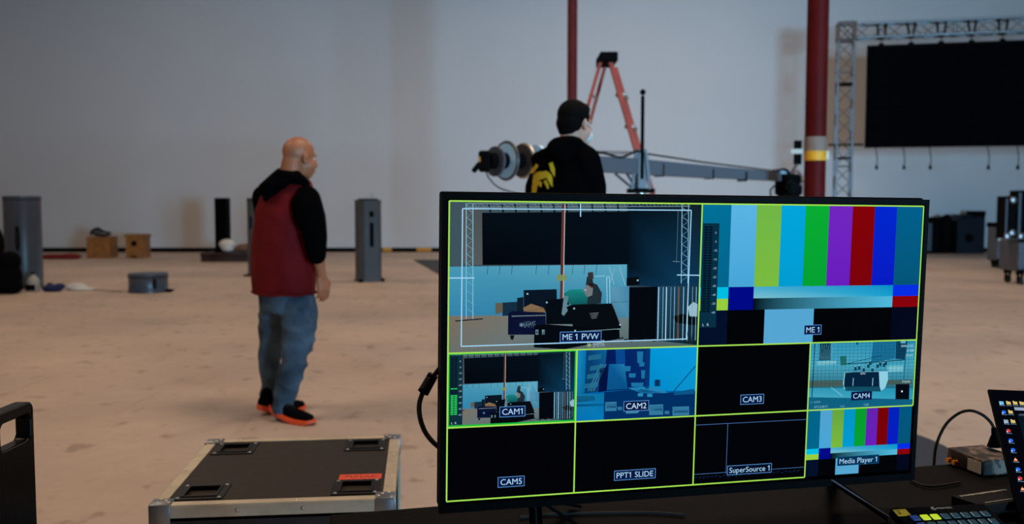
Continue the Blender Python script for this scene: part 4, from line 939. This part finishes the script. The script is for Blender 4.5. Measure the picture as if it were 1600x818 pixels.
MB().loft([[c+Vector(p) for p in ((-w/2, -.3, 0), (w/2, -.3, 0), (w/2, .3, 0), (-w/2, .3, 0))], [c+Vector(p) for p in ((-w/2, -.3, h*.85), (w/2, -.3, h*.95), (w/2, .3, h*.95), (-w/2, .3, h*.85))], [c+Vector(p) for p in ((-w*.3, -.25, h), (w/2, -.25, h), (w/2, .3, h), (-w*.3, .3, h))]]).build('cabinet', mat('blue_black', (10, 18, 30), .6, spec=.2), t)
MB().cyl(c+Vector((-.05, -.32, h*.4)), c+Vector((-.05, -.28, h*.4)), .11, .11, 20).build('port', M['matte'], t, True); MB().box(c+Vector((w*.3, -.1, h+.03)), (w*.4, .5, .14), .02).build('top_cover', M['matte'], t)
def cart(px0, px1, pyt, pyb, pyw, m1, m2, label, depth=.8, handles=True):
    b = gz((px0+px1)/2, pyw); yf = b.y; w = (px1-px0)/FPX*yf; x = b.x; zt = Q(800, pyt, yf).z; zb = Q(800, pyb, yf).z
    t = empty('rolling_case', (x, yf+depth/2, 0), label, 'case')
    MB().box((x, yf+depth/2, (zt+zb)/2), (w, depth, zt-zb), .015).build('body', m1, t)
    if m2: MB().box((x+w*.12, yf-.005, (zt+zb)/2-.02), (w*.7, .02, zt-zb-.16), .004).build('front_panel', m2, t)
    for z in (zt-.02, zb+.02): MB().box((x, yf-.006, z), (w+.02, .03, .04)).build('edge_trim', M['matte'], t)
    for sx in (-1, 1):
        for sy in (.12, depth-.12):
            f = MB(); f.box((x+sx*(w/2-.1), yf+sy, zb-.03), (.1, .1, .06)); f.box((x+sx*(w/2-.1)-.035, yf+sy, (zb+.07)/2), (.012, .06, zb-.05)); f.box((x+sx*(w/2-.1)+.035, yf+sy, (zb+.07)/2), (.012, .06, zb-.05)); f.build('castor_fork', M['matte'], t)
            MB().cyl((x+sx*(w/2-.1)-.025, yf+sy, .07), (x+sx*(w/2-.1)+.025, yf+sy, .07), .07, .07, 18).build('castor_wheel', M['rubber'], t, True)
        if handles: MB().box((x+sx*w*.22, yf-.02, zt-(zt-zb)*.3), (.17, .03, .16), .01).build('handle', M['metal'], t)
    return x, yf, w, zt
xa, ya, wa, za = cart(1557, 1580, 355, 407, 419, M['greycase'], None, 'grey rolling case with pale handles, farther of the two at right edge', .42)
xb, yb, wb, zb2 = cart(1590, 1650, 375, 424, 445, M['greycase'], M['navyplastic'], 'rolling case with a deep blue front panel at the right edge', .62, False)
def upright(px0, px1, pyt, pyb, y, base, label, red=False):
    p0, p1 = Q(px0, pyt, y), Q(px1, pyb, y); x = (p0.x+p1.x)/2; w = p1.x-p0.x; z1 = p0.z
    t = empty('stacked_case', (x, y+.2, base), label, 'case')
    MB().box((x, y+.15, (z1+base)/2), (w, .28, z1-base-.002), .012).build('shell', M['matte'], t)
    MB().box((x-w*.42, y-.004, (z1+base)/2), (w*.14, .02, z1-base-.08), .004).build('edge_rail', M['drum'], t, False, 'grey metal edge')
    for sx, z in ((.1, z1-.07), (.1, base+.1), (-.3, base+.04)): MB().sph((x+w*sx, y-.02, z), (.06, .025, .06), 12).build('corner_ball', M['chrome'], t, True)
    if red: MB().box((x+w*.2, y-.01, z1-.2), (w*.3, .02, .12)).build('sticker', M['redtape'], t, False, 'red sticker')
upright(1572, 1588, 306, 372, yb+.05, zb2+.022, 'upright black case with chrome corners standing on the blue-fronted rolling case')
upright(1592, 1616, 297, 372, yb+.05, zb2+.022, 'taller black case with a red sticker at the right edge, on the blue-fronted rolling case', True)
t = thing(MB().box((xa-.02, ya+.3, za+.051), (wa*.9, .35, .1), .02), 'small_bag', M['matte'], 'small black bag lying on the grey rolling case', 'bag')

# ------------------------------------------------------------------ step ladder
ly = 8.8; ap = Q(948, 92, ly); lad = empty('step_ladder', (ap.x, ly, 0), 'tall orange fibreglass step ladder with a black top behind the crane', 'ladder')
zt = ap.z; footR = gz(1098, 544); xr_ = Q(1090, 300, ly).x; xr = ap.x+(1098-958)/FPX*ly*1.0; xl = ap.x-(950-826)/FPX*ly
WD = Vector((.24, .97, 0)).normalized()
def rail(top, bot, m, wx=.035, wy=.07, nm='rail'):
    d = (bot-top); L_ = [top+Vector((a_*wx, b_*wy/2, 0)) for a_, b_ in ((-1, -1), (1, -1), (1, 1), (-1, 1))]
    MB().prism(L_, d).build(nm, m, lad)
for s_ in (-1, 1):
    top = Vector((ap.x+.06, ly, zt-.06))+WD*(.16*s_); bot = Vector((xr, ly, .02))+WD*(.30*s_); rail(top, bot, M['orange'], .021)
    top = Vector((ap.x-.04, ly, zt-.06))+WD*(.15*s_); bot = Vector((xl, ly, .02))+WD*(.28*s_); rail(top, bot, M['orange'], .017, .04, 'rear_rail')
    for x in (xr, xl): MB().box(Vector((x, ly, .015))+WD*((.30 if x == xr else .28)*s_), (.1, .09, .03), .004).build('foot', M['rubber'], lad)
    a_ = Vector((ap.x+.06, ly, zt-.06)).lerp(Vector((xr, ly, 0)), .52)+WD*(.235*s_); b_ = Vector((ap.x-.04, ly, zt-.06)).lerp(Vector((xl, ly, 0)), .52)+WD*(.22*s_)
    if s_ > 0 or True: MB().cyl(a_, b_, .008, .008, 8).build('spreader', M['metal'], lad, True)
MB().box((ap.x, ly, zt-.01), (.17, .44, .09), .012).build('top_cap', M['matte'], lad)
for i in range(1, 9):
    f = i/9.0; c_ = Vector((ap.x+.06, ly, zt-.06)).lerp(Vector((xr, ly, .0)), f); ww = .16+.14*f
    MB().box(c_, (.09, 2*ww-.02, .03), .004, Matrix.Rotation(math.atan2(-.24, .97), 3, 'Z')).build('step', M['metal'], lad)
    c_ = Vector((ap.x-.04, ly, zt-.06)).lerp(Vector((xl, ly, .0)), f); ww = .15+.13*f
    if i % 2: MB().cyl(c_-WD*ww, c_+WD*ww, .012, .012, 8).build('rear_bar', M['metal'], lad, True)
lb_ = Vector((ap.x+.06, ly, zt-.06)).lerp(Vector((xr, ly, 0)), .38)-WD*.22
MB().box(lb_+Vector((.008, -.038, -.08)), (.05, .004, .30), 0, Matrix.Rotation(math.atan2(-(xr-ap.x), zt), 3, 'Y')).build('label_plate', M['paper'], lad, False, 'pale warning label')

# ------------------------------------------------------------------ camera crane
pL, pR = Q(742, 254, 6.75), Q(1226, 277, 9.3)
jd = (pR-pL).normalized(); jib = empty('camera_crane', (Q(1000, 300, 7.65).x, 7.65, 0), 'long grey camera crane with round weights, mounted on a stand', 'camera crane')
def J(px, py=None):       # point on the crane axis
    d = ray(px, 260); n = Vector((-jd.y, jd.x, 0)).normalized(); t_ = (pL-CAM).dot(n)/d.dot(n); p = CAM+d*t_; f = (p-pL).dot(Vector((jd.x, jd.y, 0)))/Vector((jd.x, jd.y, 0)).length_squared
    q = pL+jd*f
    if py is not None: q = Vector((q.x, q.y, Q(px, py, q.y).z))
    return q
sd = Vector((-jd.y, jd.x, 0)).normalized(); uj = jd.cross(sd)*-1
if uj.z < 0: uj = -uj
def beam(a_, b_, w0, h0, w1, h1, nm, m):
    r0 = [a_+sd*x*w0/2+UPZ*z*h0/2 for x, z in ((-1, -1), (1, -1), (1, 1), (-1, 1))]; r1 = [b_+sd*x*w1/2+UPZ*z*h1/2 for x, z in ((-1, -1), (1, -1), (1, 1), (-1, 1))]
    return MB().loft([r0, r1]).build(nm, m, jib)
beam(J(850, 252), J(1000, 260), .11, .12, .11, .135, 'boom', M['beam']); beam(J(990, 260), J(1110, 269), .105, .135, .095, .115, 'boom', M['beam']); beam(J(1105, 268.5), J(1216, 276), .092, .112, .08, .09, 'boom', M['beam'])
for px in (920, 1030, 1108, 1160): 
    p = J(px, 252+(px-850)*.075); k = .135 if px < 1040 else .115
    MB().box(p-Vector((0, 0, .004)), (.014, .112, k-.022), .003, Matrix.Rotation(math.atan2(jd.y, jd.x), 3, 'Z')).build('joint_plate', M['matte'], jib)
for off, z0, z1 in ((.03, 236, 240), (-.03, 240, 243)):
    MB().tube([J(930, z0)+sd*off, J(1000, z1-3)+sd*off, J(1100, z1+12)+sd*off, J(1215, z1+26)+sd*off], .004, 6).build('stay_cable', M['matte'], jib, True)
wav = [J(915, 236)-sd*.05, J(940, 240)-sd*.05, J(962, 246)-sd*.05, J(978, 240)-sd*.06, J(988, 236)-sd*.06, J(1003, 243)-sd*.06]
MB().tube(catmull(wav, 5), .012, 7).build('loose_cable', M['rubber'], jib, True)
def disc(px, py, rr_, th, m, nm='weight_plate'):
    p = J(px, py); return p, MB().cyl(p-jd*th/2, p+jd*th/2, rr_, rr_, 36)
p, mb = disc(791, 251, .135, .02, None); w_ = mb.build('weight_plate', M['blueglow'], jib, True, 'round plate with highlight painted pale'); 
MB().tube([p+(sd*math.cos(q)+UPZ*math.sin(q))*.142 for q in [i*math.pi/18 for i in range(36)]], .013, 8, True).build('rim', M['drumdark'], jib, True)
p, mb = disc(774, 252, .115, .02, None); mb.build('weight_plate', M['greycase'], jib, True)
p, mb = disc(818, 251, .128, .045, None); mb.build('weight_plate', mat('brown_plate', (60, 48, 44), .4), jib, True)
MB().tube([p+(sd*math.cos(q)+UPZ*math.sin(q))*.130 for q in [i*math.pi/18 for i in range(36)]], .012, 8, True).build('rim', M['metal'], jib, True)
p, mb = disc(838, 250, .12, .03, None); mb.build('weight_plate', M['blueglow'], jib, True, 'round plate with highlight painted pale')
MB().cyl(J(762, 251), J(860, 251), .062, .062, 24).build('weight_bar', M['matte'], jib, True)
q0 = J(757, 252); MB().box(q0, (.09, .1, .16), .02).build('rear_bracket', M['matte'], jib)
MB().tube([J(758, 250), J(748, 257), J(740, 265)+Vector((0, 0, -.01))], .02, 10).build('handle_grip', M['matte'], jib, True)
MB().box(J(751, 249), (.03, .05, .045), .006).build('yellow_knob', M['yellow'], jib, False, 'yellow knob')
MB().tube(catmull([J(759, 266), J(764, 278), J(778, 292), J(800, 300), J(820, 304)], 5), .006, 6).build('loose_cable', M['rubber'], jib, True)
# mast and stand
pp = J(1001, 262); px_, py_ = pp.x, pp.y-.0; mz = Q(1001, 146, py_).z
MB().cyl((px_, py_-.09, pp.z-.1), (px_, py_-.09, mz-.04), .016, .016, 12).build('mast', M['matte'], jib, True)
MB().sph((px_, py_-.09, mz), .026, 14).cyl((px_, py_-.09, mz-.06), (px_, py_-.09, mz-.03), .014).build('mast_knob', M['matte'], jib, True)
for s_ in (-1, 1): MB().box((px_, py_+s_*.085, pp.z-.02), (.075, .018, .36), .006).build('pivot_plate', M['trussdark'], jib)
for dx in (-.07, .05):
    MB().box((px_+dx, py_-.1, pp.z-.04), (.028, .018, .34), .004, Matrix.Rotation(.12 if dx < 0 else -.1, 3, 'Y')).build('pivot_strut', M['trussdark'], jib)
MB().cyl((px_, py_, .25), (px_, py_, pp.z-.18), .045, .045, 20).build('stand_post', M['metal'], jib, True)
MB().box((px_, py_, pp.z-.2), (.22, .22, .04), .01).build('turn_table', M['matte'], jib)
for k in range(3):
    q = math.radians(40+120*k); e_ = Vector((px_+.65*math.cos(q), py_+.65*math.sin(q), .03)); MB().cyl((px_, py_, 1.32), e_, .022, .022, 10).build('leg', M['chrome'], jib, True)
    MB().cyl((px_, py_, .4), (px_+.4*math.cos(q), py_+.4*math.sin(q), .5), .012, .012, 8).build('spreader', M['chrome'], jib, True); MB().cyl((e_.x, e_.y, 0), (e_.x, e_.y, .04), .05, .05, 14).build('foot', M['rubber'], jib, True)
for dx, dz in ((-.22, 0), (-.12, .0)): MB().cyl(J(1001+dx*180, 268)+Vector((0, -.02, -.02)), (px_, py_-.02, pp.z-.24), .012, .012, 8).build('brace', M['drum'], jib, True)
# remote head at the right end
hc = J(1232, 284); yaw_ = math.atan2(jd.y, jd.x)
mb = MB(); mb.box(hc+Vector((0, -.02, -.03)), (.24, .2, .22), .03, Matrix.Rotation(yaw_, 3, 'Z')); mb.box(hc+Vector((.0, -.02, -.16)), (.18, .22, .12), .02); mb.build('camera_body', M['matte'], jib)
MB().cyl(hc+Vector((-.02, -.1, -.05)), hc+Vector((-.05, -.32, -.06)), .055, .062, 24).build('lens', M['black'], jib, True)
MB().box(hc+Vector((-.09, -.02, .085)), (.16, .07, .1), .02).build('pan_motor', mat('blue_motor', (34, 40, 66), .4), jib)
MB().tube([hc+Vector((-.075+.075*math.cos(q), -.07, .045+.085*math.sin(q))) for q in [i*math.pi/10 for i in range(20)]], .012, 8, True).build('head_ring', M['matte'], jib, True)
MB().tube(catmull([hc+Vector((-.13, -.06, -.02)), hc+Vector((-.2, -.06, -.09)), hc+Vector((-.17, -.06, -.2)), hc+Vector((-.09, -.06, -.25))], 6), .009, 8).build('loose_cable', M['rubber'], jib, True)
MB().tube(catmull([hc+Vector((.0, -.06, .06)), hc+Vector((.06, -.08, .11)), hc+Vector((.12, -.06, .05)), hc+Vector((.11, -.06, -.04))], 6), .014, 8).build('loose_cable', mat('pinkish_cable', (120, 84, 84), .6), jib, True)
MB().sph(hc+Vector((.13, -.09, .02)), .03, 14).build('clamp_knob', M['metal'], jib, True)
mp_ = J(1246, 238); MB().box(mp_, (.075, .05, .25), .008).build('viewing_monitor', M['matte'], jib); MB().box(mp_+Vector((-.02, -.028, .01)), (.12, .008, .05)).build('monitor_strip', M['paper'], jib, False, 'pale strip')
MB().cyl(mp_-Vector((0, 0, .11)), hc+Vector((.02, 0, .08)), .014, .014, 8).build('monitor_arm', M['chrome'], jib, True)
ha = Art(hc+Vector((-.09, -.135, -.05)), (1, 0, 0), (0, 0, -1), (0, -1, 0), 1e-4)
for i in range(5): ha.rect(.01+i*.026, -.006*i*.5, .028+i*.026, .018-.006*i*.5, (150, 150, 150))
ha.build('print', M['greycase'], jib)

# ------------------------------------------------------------------ people
def axes(phi):          # facing: degrees from +y towards +x
    p = math.radians(phi); f = Vector((math.sin(p), math.cos(p), 0)); r = Vector((math.cos(p), -math.sin(p), 0)); return r, f
def basis(r, f, u=UPZ): return Matrix((r, f, u)).transposed()
def head_prims(c, phi, s, nod=0):
    r, f = axes(phi); B = basis(r, f) @ Matrix.Rotation(math.radians(-nod), 3, 'X'); W_ = lambda x, y, z: c+(B @ Vector((x, y, z)))*s
    E_ = lambda x, y, z, rx, ry, rz: ('ell', W_(x, y, z), (rx*s, ry*s, rz*s), B)
    pr = [E_(0, -.014, .034, .077, .096, .088), E_(0, .022, -.03, .063, .071, .086), E_(0, .046, -.084, .040, .040, .032), E_(-.036, .045, -.035, .03, .034, .04), E_(.036, .045, -.035, .03, .034, .04),
          E_(0, .076, .024, .05, .018, .012), ('cap', W_(0, .088, .008), .010*s, W_(0, .104, -.030), .0135*s), E_(-.013, .1, -.034, .009, .012, .008), E_(.013, .1, -.034, .009, .012, .008),
          E_(0, .088, -.060, .024, .013, .006), E_(0, .086, -.071, .021, .013, .007), ('cap', W_(0, -.028, -.05), .060*s, W_(0, -.045, -.19), .066*s)]
    for k in (-1, 1): pr += [E_(k*.079, -.006, -.008, .009, .020, .031), E_(k*.086, -.014, .004, .007, .012, .022), E_(k*.082, -.002, -.03, .007, .010, .012)]
    return pr, W_, B
def eyes(W_, B, s, parent):
    for k in (-1, 1):
        e = MB(); e.sph(W_(k*.031, .064, .004), .0135*s, 14); o = e.build('eye', M['eye'], parent, True); MB().sph(W_(k*.031, .0725, .004), .0070*s, 12).build('iris', M['matte'], o, True)
def hand_prims(w, d, n, t, s=1.0, curl=.5):
    # w wrist, d along the hand, n towards the palm side, t towards the thumb
    d, n, t = d.normalized(), n.normalized(), t.normalized(); out = []
    for k, L_ in ((-.028, .078), (-.010, .084), (.010, .086), (.028, .082)): out.append(('cap', w+d*.015*s+t*k*.7*s, .015*s, w+d*L_*s+t*k*s, .0125*s))
    out.append(('ell', w+d*.05*s, (.04*s, .04*s, .04*s), Matrix((d*1.1, n*.36, t*1.0)).transposed()))
    for k, L_, st in ((-.031, .060, .078), (-.0105, .076, .086), (.0105, .082, .088), (.031, .072, .084)):
        p = w+d*st*s+t*k*s; dd = d.copy()
        for j, (seg, r_) in enumerate(((.42, .0092), (.32, .0085), (.26, .0075))):
            dd = (dd*math.cos(curl)+n*math.sin(curl)).normalized() if j else (dd*math.cos(curl*.6)+n*math.sin(curl*.6)).normalized()
            nrm = n; q = p+dd*L_*seg*s; out.append(('cap', p, r_*s, q, r_*.93*s)); p = q
    p = w+d*.022*s+t*.026*s; dd = (d*.65+t*.62+n*.4).normalized(); q = p+dd*.042*s; out.append(('cap', p, .0135*s, q, .011*s)); dd = (d*.9+t*.15+n*.4).normalized(); out.append(('cap', q, .0105*s, q+dd*.03*s, .009*s))
    return out
def torso_loft(rows, r, f, n=28):       # rows: centre, half width, half depth
    out = []
    for c, a, b in rows:
        ring = []
        for k in range(n):
            t_ = 2*math.pi*k/n; cx_, sy_ = math.cos(t_), math.sin(t_)
            ring.append(c+r*a*math.copysign(abs(cx_)**.85, cx_)+f*b*math.copysign(abs(sy_)**.85, sy_))
        out.append(ring)
    return ('loft', out)
def shoe(heel, toe, lift, parent, w=.052):
    d = (toe-heel); d.z = 0; L_ = d.length; d.normalize(); s_ = Vector((d.y, -d.x, 0)); base = Vector((heel.x, heel.y, 0))
    def zb(t): return lift*max(0, (0.62-t)/.62)**1.3+.002+(.016*max(0, (t-.8)/.2)**2)
    def wd(t): return w*(.62+.38*math.sin(min(1, t*1.35)*math.pi*.62))*(1 if t < .8 else math.sqrt(max(.02, 1-((t-.8)/.205)**2)))*(.6+.4*min(1, t*9))
    ts = [i/16 for i in range(17)]; rings = []
    for t in ts:
        c = base+d*(t*L_); th = .036-.014*t; k = wd(t)
        rings.append([c+s_*(-k)+UPZ*zb(t), c+s_*k+UPZ*zb(t), c+s_*(k*1.06)+UPZ*(zb(t)+th), c+s_*(-k*1.06)+UPZ*(zb(t)+th)])
    sh = empty_part = MB().loft(rings).build('shoe_sole', M['sole'], parent, True, 'orange sole')
    C = lambda t, z, o=0: base+d*(t*L_)+s_*o+UPZ*(zb(t)+z)
    pr = [('cap', C(.13, .055), .040, C(.45, .052), .043), ('cap', C(.45, .048), .043, C(.8, .040), .034), ('cap', C(.8, .040), .034, C(.9, .036), .026), ('cap', C(.17, .06), .038, C(.2, .115), .040)]
    blob('shoe_upper', pr, .009, M['matte'], parent, 3)
    for i in range(4):
        MB().tube([C(.42+i*.08, .088-i*.006, -.022), C(.44+i*.08, .096-i*.006, 0), C(.42+i*.08, .088-i*.006, .022)], .003, 6).build('lace', M['drumdark'], parent, True)
# ---- bald person in the red vest
D = 5.78; r, f = axes(47)
man = empty('person', gz(445, 655), 'bald person in a red vest, black hoodie and blue jeans, walking right', 'person')
ctr = lambda px, py, dd=0: Q(px, py, D+dd)
hc1 = ctr(469, 247, -.02); hp_, Wf, HB = head_prims(hc1, 50, 1.10, 6)
shR, elR, wrR = Q(481, 316, 5.63), Q(493, 372, 5.60), Q(502, 428, 5.66)
shL, elL, wrL = Q(414, 308, 5.93), Q(420, 378, 6.0), Q(452, 420, 6.12)
pr = list(hp_)+[('cap', Wf(0, -.045, -.03), .068, Wf(0, -.05, -.13), .074)]
pr += [torso_loft([(ctr(444, 470), .15, .11), (ctr(443, 430), .17, .13), (ctr(444, 380), .16, .12), (ctr(447, 330), .17, .12), (ctr(452, 300), .15, .10), (ctr(458, 284), .08, .07)], r, f)]
hpR, knR, anR = Q(462, 475, 5.68), Q(468, 556, 5.66), Q(436, 636, 5.62)
hpL, knL, anL = Q(432, 475, 5.87), Q(422, 556, 5.92), Q(425, 632, 5.86)
for a_, b_, c_ in ((shR, elR, wrR), (shL, elL, wrL)): pr += [('cap', a_, .058, b_, .045), ('cap', b_, .046, c_, .032)]
for a_, b_, c_ in ((hpR, knR, anR), (hpL, knL, anL)): pr += [('cap', a_, .075, b_, .05), ('cap', b_, .05, c_, .036), ('cap', c_, .036, c_-UPZ*.03+f*.04, .034)]
hd_ = Vector((.12, .1, -1)).normalized()
pr += hand_prims(wrR+hd_*.01, hd_, (f*-.1-r*1.0), (f+UPZ*.1), 1.12, .45)
hdl = (f*.5-UPZ).normalized(); pr += hand_prims(wrL, hdl, r, f, 1.1, .5)
body = blob('body', pr, .0075, M['skin'], man, 2)
eyes(Wf, HB, 1.10, man)
# black hoodie: sleeves, collar and hood
pr = [('cap', Q(482, 311, 5.66), .078, Q(487, 338, 5.60), .086), ('cap', Q(487, 338, 5.60), .088, Q(493, 372, 5.58), .075), ('cap', Q(493, 372, 5.58), .074, Q(496, 398, 5.60), .056), ('cap', Q(414, 308, 5.93), .085, elL, .07), ('cap', elL, .07, elL.lerp(wrL, .7), .055),
      torso_loft([(ctr(447, 400), .17, .13), (ctr(448, 340), .19, .14), (ctr(454, 300), .17, .12), (ctr(460, 284), .1, .085)], r, f)]
pr += [('cap', Q(443, 276, 5.64), .045, Q(470, 280, 5.62), .035), ('cap', Q(414, 296, 5.70), .048, Q(437, 280, 5.68), .062), ('cap', Q(437, 280, 5.68), .062, Q(462, 276, 5.68), .045), ('cap', Q(462, 276, 5.68), .042, Q(479, 287, 5.66), .024), ('cap', Q(416, 309, 5.66), .026, Q(424, 293, 5.64), .058), ('cap', Q(424, 293, 5.64), .055, Q(440, 286, 5.62), .04), ('cap', Q(440, 276, 5.86), .06, Q(470, 280, 5.9), .045)]
blob('hoodie', pr, .010, M['hood'], man, 3)
# red vest
rows = [(ctr(444, 459), .232, .175), (ctr(443.5, 440), .235, .178), (ctr(443.5, 400), .236, .185), (ctr(444, 360), .234, .18), (ctr(446, 330), .224, .168), (ctr(449, 308), .212, .150), (ctr(453, 293), .172, .125), (ctr(457, 283), .125, .10), (ctr(459, 277), .08, .07)]
vp = [torso_loft(rows, r, f, 36)]
vest = blob('vest', vp, .011, M['vest'], man, 4, disp=(.012, 7, 3))
for a_, b_ in ((ctr(444, 455.5), 1.0),):
    ring = [a_+r*.237*math.copysign(abs(math.cos(k*math.pi/24))**.85, math.cos(k*math.pi/24))+f*.18*math.copysign(abs(math.sin(k*math.pi/24))**.85, math.sin(k*math.pi/24)) for k in range(48)]
    MB().tube(ring, .007, 8, True).build('hem', M['vest'], man, True)
# armhole: dark sleeve cap breaking through the vest on the near side
pr = [('cap', Q(474, 318, 5.58), .080, Q(480, 340, 5.56), .084), ('cap', Q(481, 309, 5.60), .076, Q(482, 324, 5.56), .088), ('cap', Q(482, 324, 5.56), .088, Q(490, 362, 5.545), .074), ('cap', Q(490, 362, 5.545), .074, Q(495, 398, 5.58), .060)]
blob('sleeve', pr, .010, M['hood'], man, 4)
# jeans
pr = [torso_loft([(ctr(446, 440), .185, .145), (ctr(446, 462), .2, .16), (ctr(447, 485), .195, .155)], r, f), ('cap', Q(468, 478, 5.68), .115, Q(467, 525, 5.66), .105), ('cap', Q(467, 525, 5.66), .105, Q(460, 565, 5.66), .085), ('cap', Q(460, 565, 5.66), .085, Q(444, 620, 5.62), .068), ('cap', Q(444, 620, 5.62), .068, Q(441, 638, 5.61), .072),
      ('cap', Q(430, 480, 5.88), .105, Q(426, 530, 5.92), .092), ('cap', Q(426, 530, 5.92), .092, Q(422, 560, 5.94), .075), ('cap', Q(422, 560, 5.94), .072, Q(422, 628, 5.86), .064)]
jn = blob('jeans', pr, .010, M['jeans'], man, 3, disp=(.016, 6, 9))
shoe(gz(424, 654)+Vector((0, 0, 0)), gz(492, 664), .055, man, .054)
shoe(gz(402, 648), gz(478, 640), .035, man, .052)
# ---- dark-haired person by the crane
D2 = 4.95; r2, f2 = axes(32)
man2 = empty('person', (Q(885, 300, D2).x, D2, 0), 'dark-haired person in a black hoodie with a yellow back print, beside the crane', 'person')
c2 = lambda px, py, dd=0: Q(px, py, D2+dd)
hc2 = c2(899, 194, -.01); hp2, Wf2, HB2 = head_prims(hc2, 46, 1.0, 4)
pr = list(hp2)
sR, eR, wR = c2(922, 252, -.1), Q(929, 330, D2-.1), Q(945, 345, D2+.2)
sL, eL, wL = c2(852, 252, .12), Q(838, 330, D2+.1), Q(858, 345, D2+.36)
pr += [torso_loft([(c2(885, 430), .14, .1), (c2(885, 350), .14, .1), (c2(886, 270), .16, .10), (c2(889, 240), .13, .085), (c2(894, 226), .06, .06)], r2, f2)]
for a_, b_, cc in ((sR, eR, wR), (sL, eL, wL)):
    pr += [('cap', a_, .05, b_, .04), ('cap', b_, .04, cc, .03)]; dd_ = (cc-b_).normalized(); pr += hand_prims(cc, dd_, -UPZ, (r2 if a_ is sL else -r2), 1.0, .55)
zp = .98; hip = Vector((c2(885, 400).x, D2, zp)); legs = []
for k in (-1, 1):
    h0 = hip+r2*(.095*k); kn = Vector((h0.x, h0.y, .52))+f2*.03+r2*.02*k; an = Vector((kn.x, kn.y, .09))-f2*.05; legs.append((h0, kn, an)); pr += [('cap', h0, .075, kn, .05), ('cap', kn, .05, an, .036), ('cap', an, .036, an-UPZ*.03+f2*.04, .034)]
pr += [('cap', hip+UPZ*.02, .11, c2(885, 430), .12)]
blob('body', pr, .008, M['skin2'], man2, 2); eyes(Wf2, HB2, 1.0, man2)
hB = HB2; W2 = Wf2
blob('hair', [('ell', W2(0, -.020, .048), (.083, .098, .086), hB), ('ell', W2(0, -.052, .0), (.076, .066, .07), hB), ('ell', W2(0, -.062, -.035), (.058, .045, .045), hB), ('ell', W2(0, .030, .082), (.062, .052, .042), hB), ('ell', W2(-.07, -.005, .03), (.016, .04, .05), hB), ('ell', W2(.07, -.005, .03), (.016, .035, .045), hB)], .006, M['hair'], man2, 2)
MB().tube([W2(.088, -.01, .005), W2(.078, .04, -.01), W2(.06, .08, -.035)], .004, 8).build('mask_strap', M['white'], man2, True)
blob('face_mask', [('ell', W2(0, .075, -.055), (.056, .046, .048), hB)], .006, M['white'], man2, 2)
pr = [torso_loft([(c2(884, 430), .185, .14), (c2(884, 360), .185, .14), (c2(884, 300), .19, .14), (c2(885, 262), .195, .13), (c2(888, 240), .15, .11), (c2(892, 226), .09, .08)], r2, f2),
      ('cap', sR+Vector((-.02, 0, -.0)), .076, c2(928, 290, -.1), .066), ('cap', c2(928, 290, -.1), .066, eR, .06), ('cap', eR, .06, eR.lerp(wR, .85), .045),
      ('cap', sL+Vector((.01, 0, 0)), .074, c2(838, 290, .06), .068), ('cap', c2(838, 290, .06), .068, eL, .06), ('cap', eL, .06, eL.lerp(wL, .85), .045),
      ('ell', c2(886, 224, -.09), (.09, .07, .045)), ('ell', c2(878, 233, -.1), (.085, .06, .06)), ('cap', c2(868, 232, -.04), .045, c2(848, 250, .03), .065), ('cap', c2(905, 232, -.05), .045, c2(918, 246, -.08), .06)]
hoodie = blob('hoodie', pr, .010, M['hood'], man2, 4, disp=(.012, 6, 5))
# yellow print wrapped on the back of the hoodie
org = ORG[hoodie.name]; bv = BVHTree.FromPolygons([v.co+org for v in hoodie.data.vertices], [tuple(p.vertices) for p in hoodie.data.polygons])
def decal(polys, name, m, parent, label):
    b = bmesh.new()
    for poly in polys:
        x0, x1 = min(p[0] for p in poly), max(p[0] for p in poly); y0, y1 = min(p[1] for p in poly), max(p[1] for p in poly); st = 1.0
        def inside(x, y):
            c_ = False; n = len(poly)
            for i in range(n):
                a_, b_ = poly[i], poly[i-1]
                if (a_[1] > y) != (b_[1] > y) and x < (b_[0]-a_[0])*(y-a_[1])/(b_[1]-a_[1])+a_[0]: c_ = not c_
            return c_
        yy = y0
        while yy < y1:
            xx = x0
            while xx < x1:
                if inside(xx+st/2, yy+st/2):
                    vs = []
                    for dx, dy in ((0, 0), (st, 0), (st, st), (0, st)):
                        d = ray(xx+dx, yy+dy).normalized(); h_ = bv.ray_cast(CAM, d)
                        if h_[0] is None: break
                        vs.append(h_[0]+h_[1]*.003)
                    if len(vs) == 4: b.faces.new([b.verts.new(v) for v in vs])
                xx += st
            yy += st
    bmesh.ops.remove_doubles(b, verts=b.verts, dist=1e-4)
    me = bpy.data.meshes.new(name); b.to_mesh(me); b.free(); return link_mesh(name, me, m, parent, True, label)
C5 = lambda x, y: (720+x/3.27, 60+y/3.27)
decal([[C5(*p) for p in q] for q in ([(372, 700), (392, 682), (440, 676), (468, 700), (470, 760), (455, 740), (440, 712), (405, 722), (392, 760), (385, 800), (362, 800)], [(350, 690), (360, 672), (388, 640), (398, 652), (372, 690)], [(452, 640), (470, 632), (482, 668), (480, 708), (462, 678)], [(396, 745), (402, 728), (418, 736), (412, 762)], [(424, 730), (438, 722), (452, 752), (448, 772)])],
      'back_print', mat('yellow_print', (205, 178, 24), .8), man2, 'yellow graphic print')
pr = [('cap', hip+UPZ*.02, .125, hip-UPZ*.06, .13)]
for h0, kn, an in legs: pr += [('cap', h0, .095, kn, .07), ('cap', kn, .07, an, .058)]
blob('trousers', pr, .012, mat('black_trousers', (20, 22, 28), .85), man2, 3)
for h0, kn, an in legs: shoe(Vector((an.x, an.y, 0))-f2*.07, Vector((an.x, an.y, 0))+f2*.21, .0, man2)
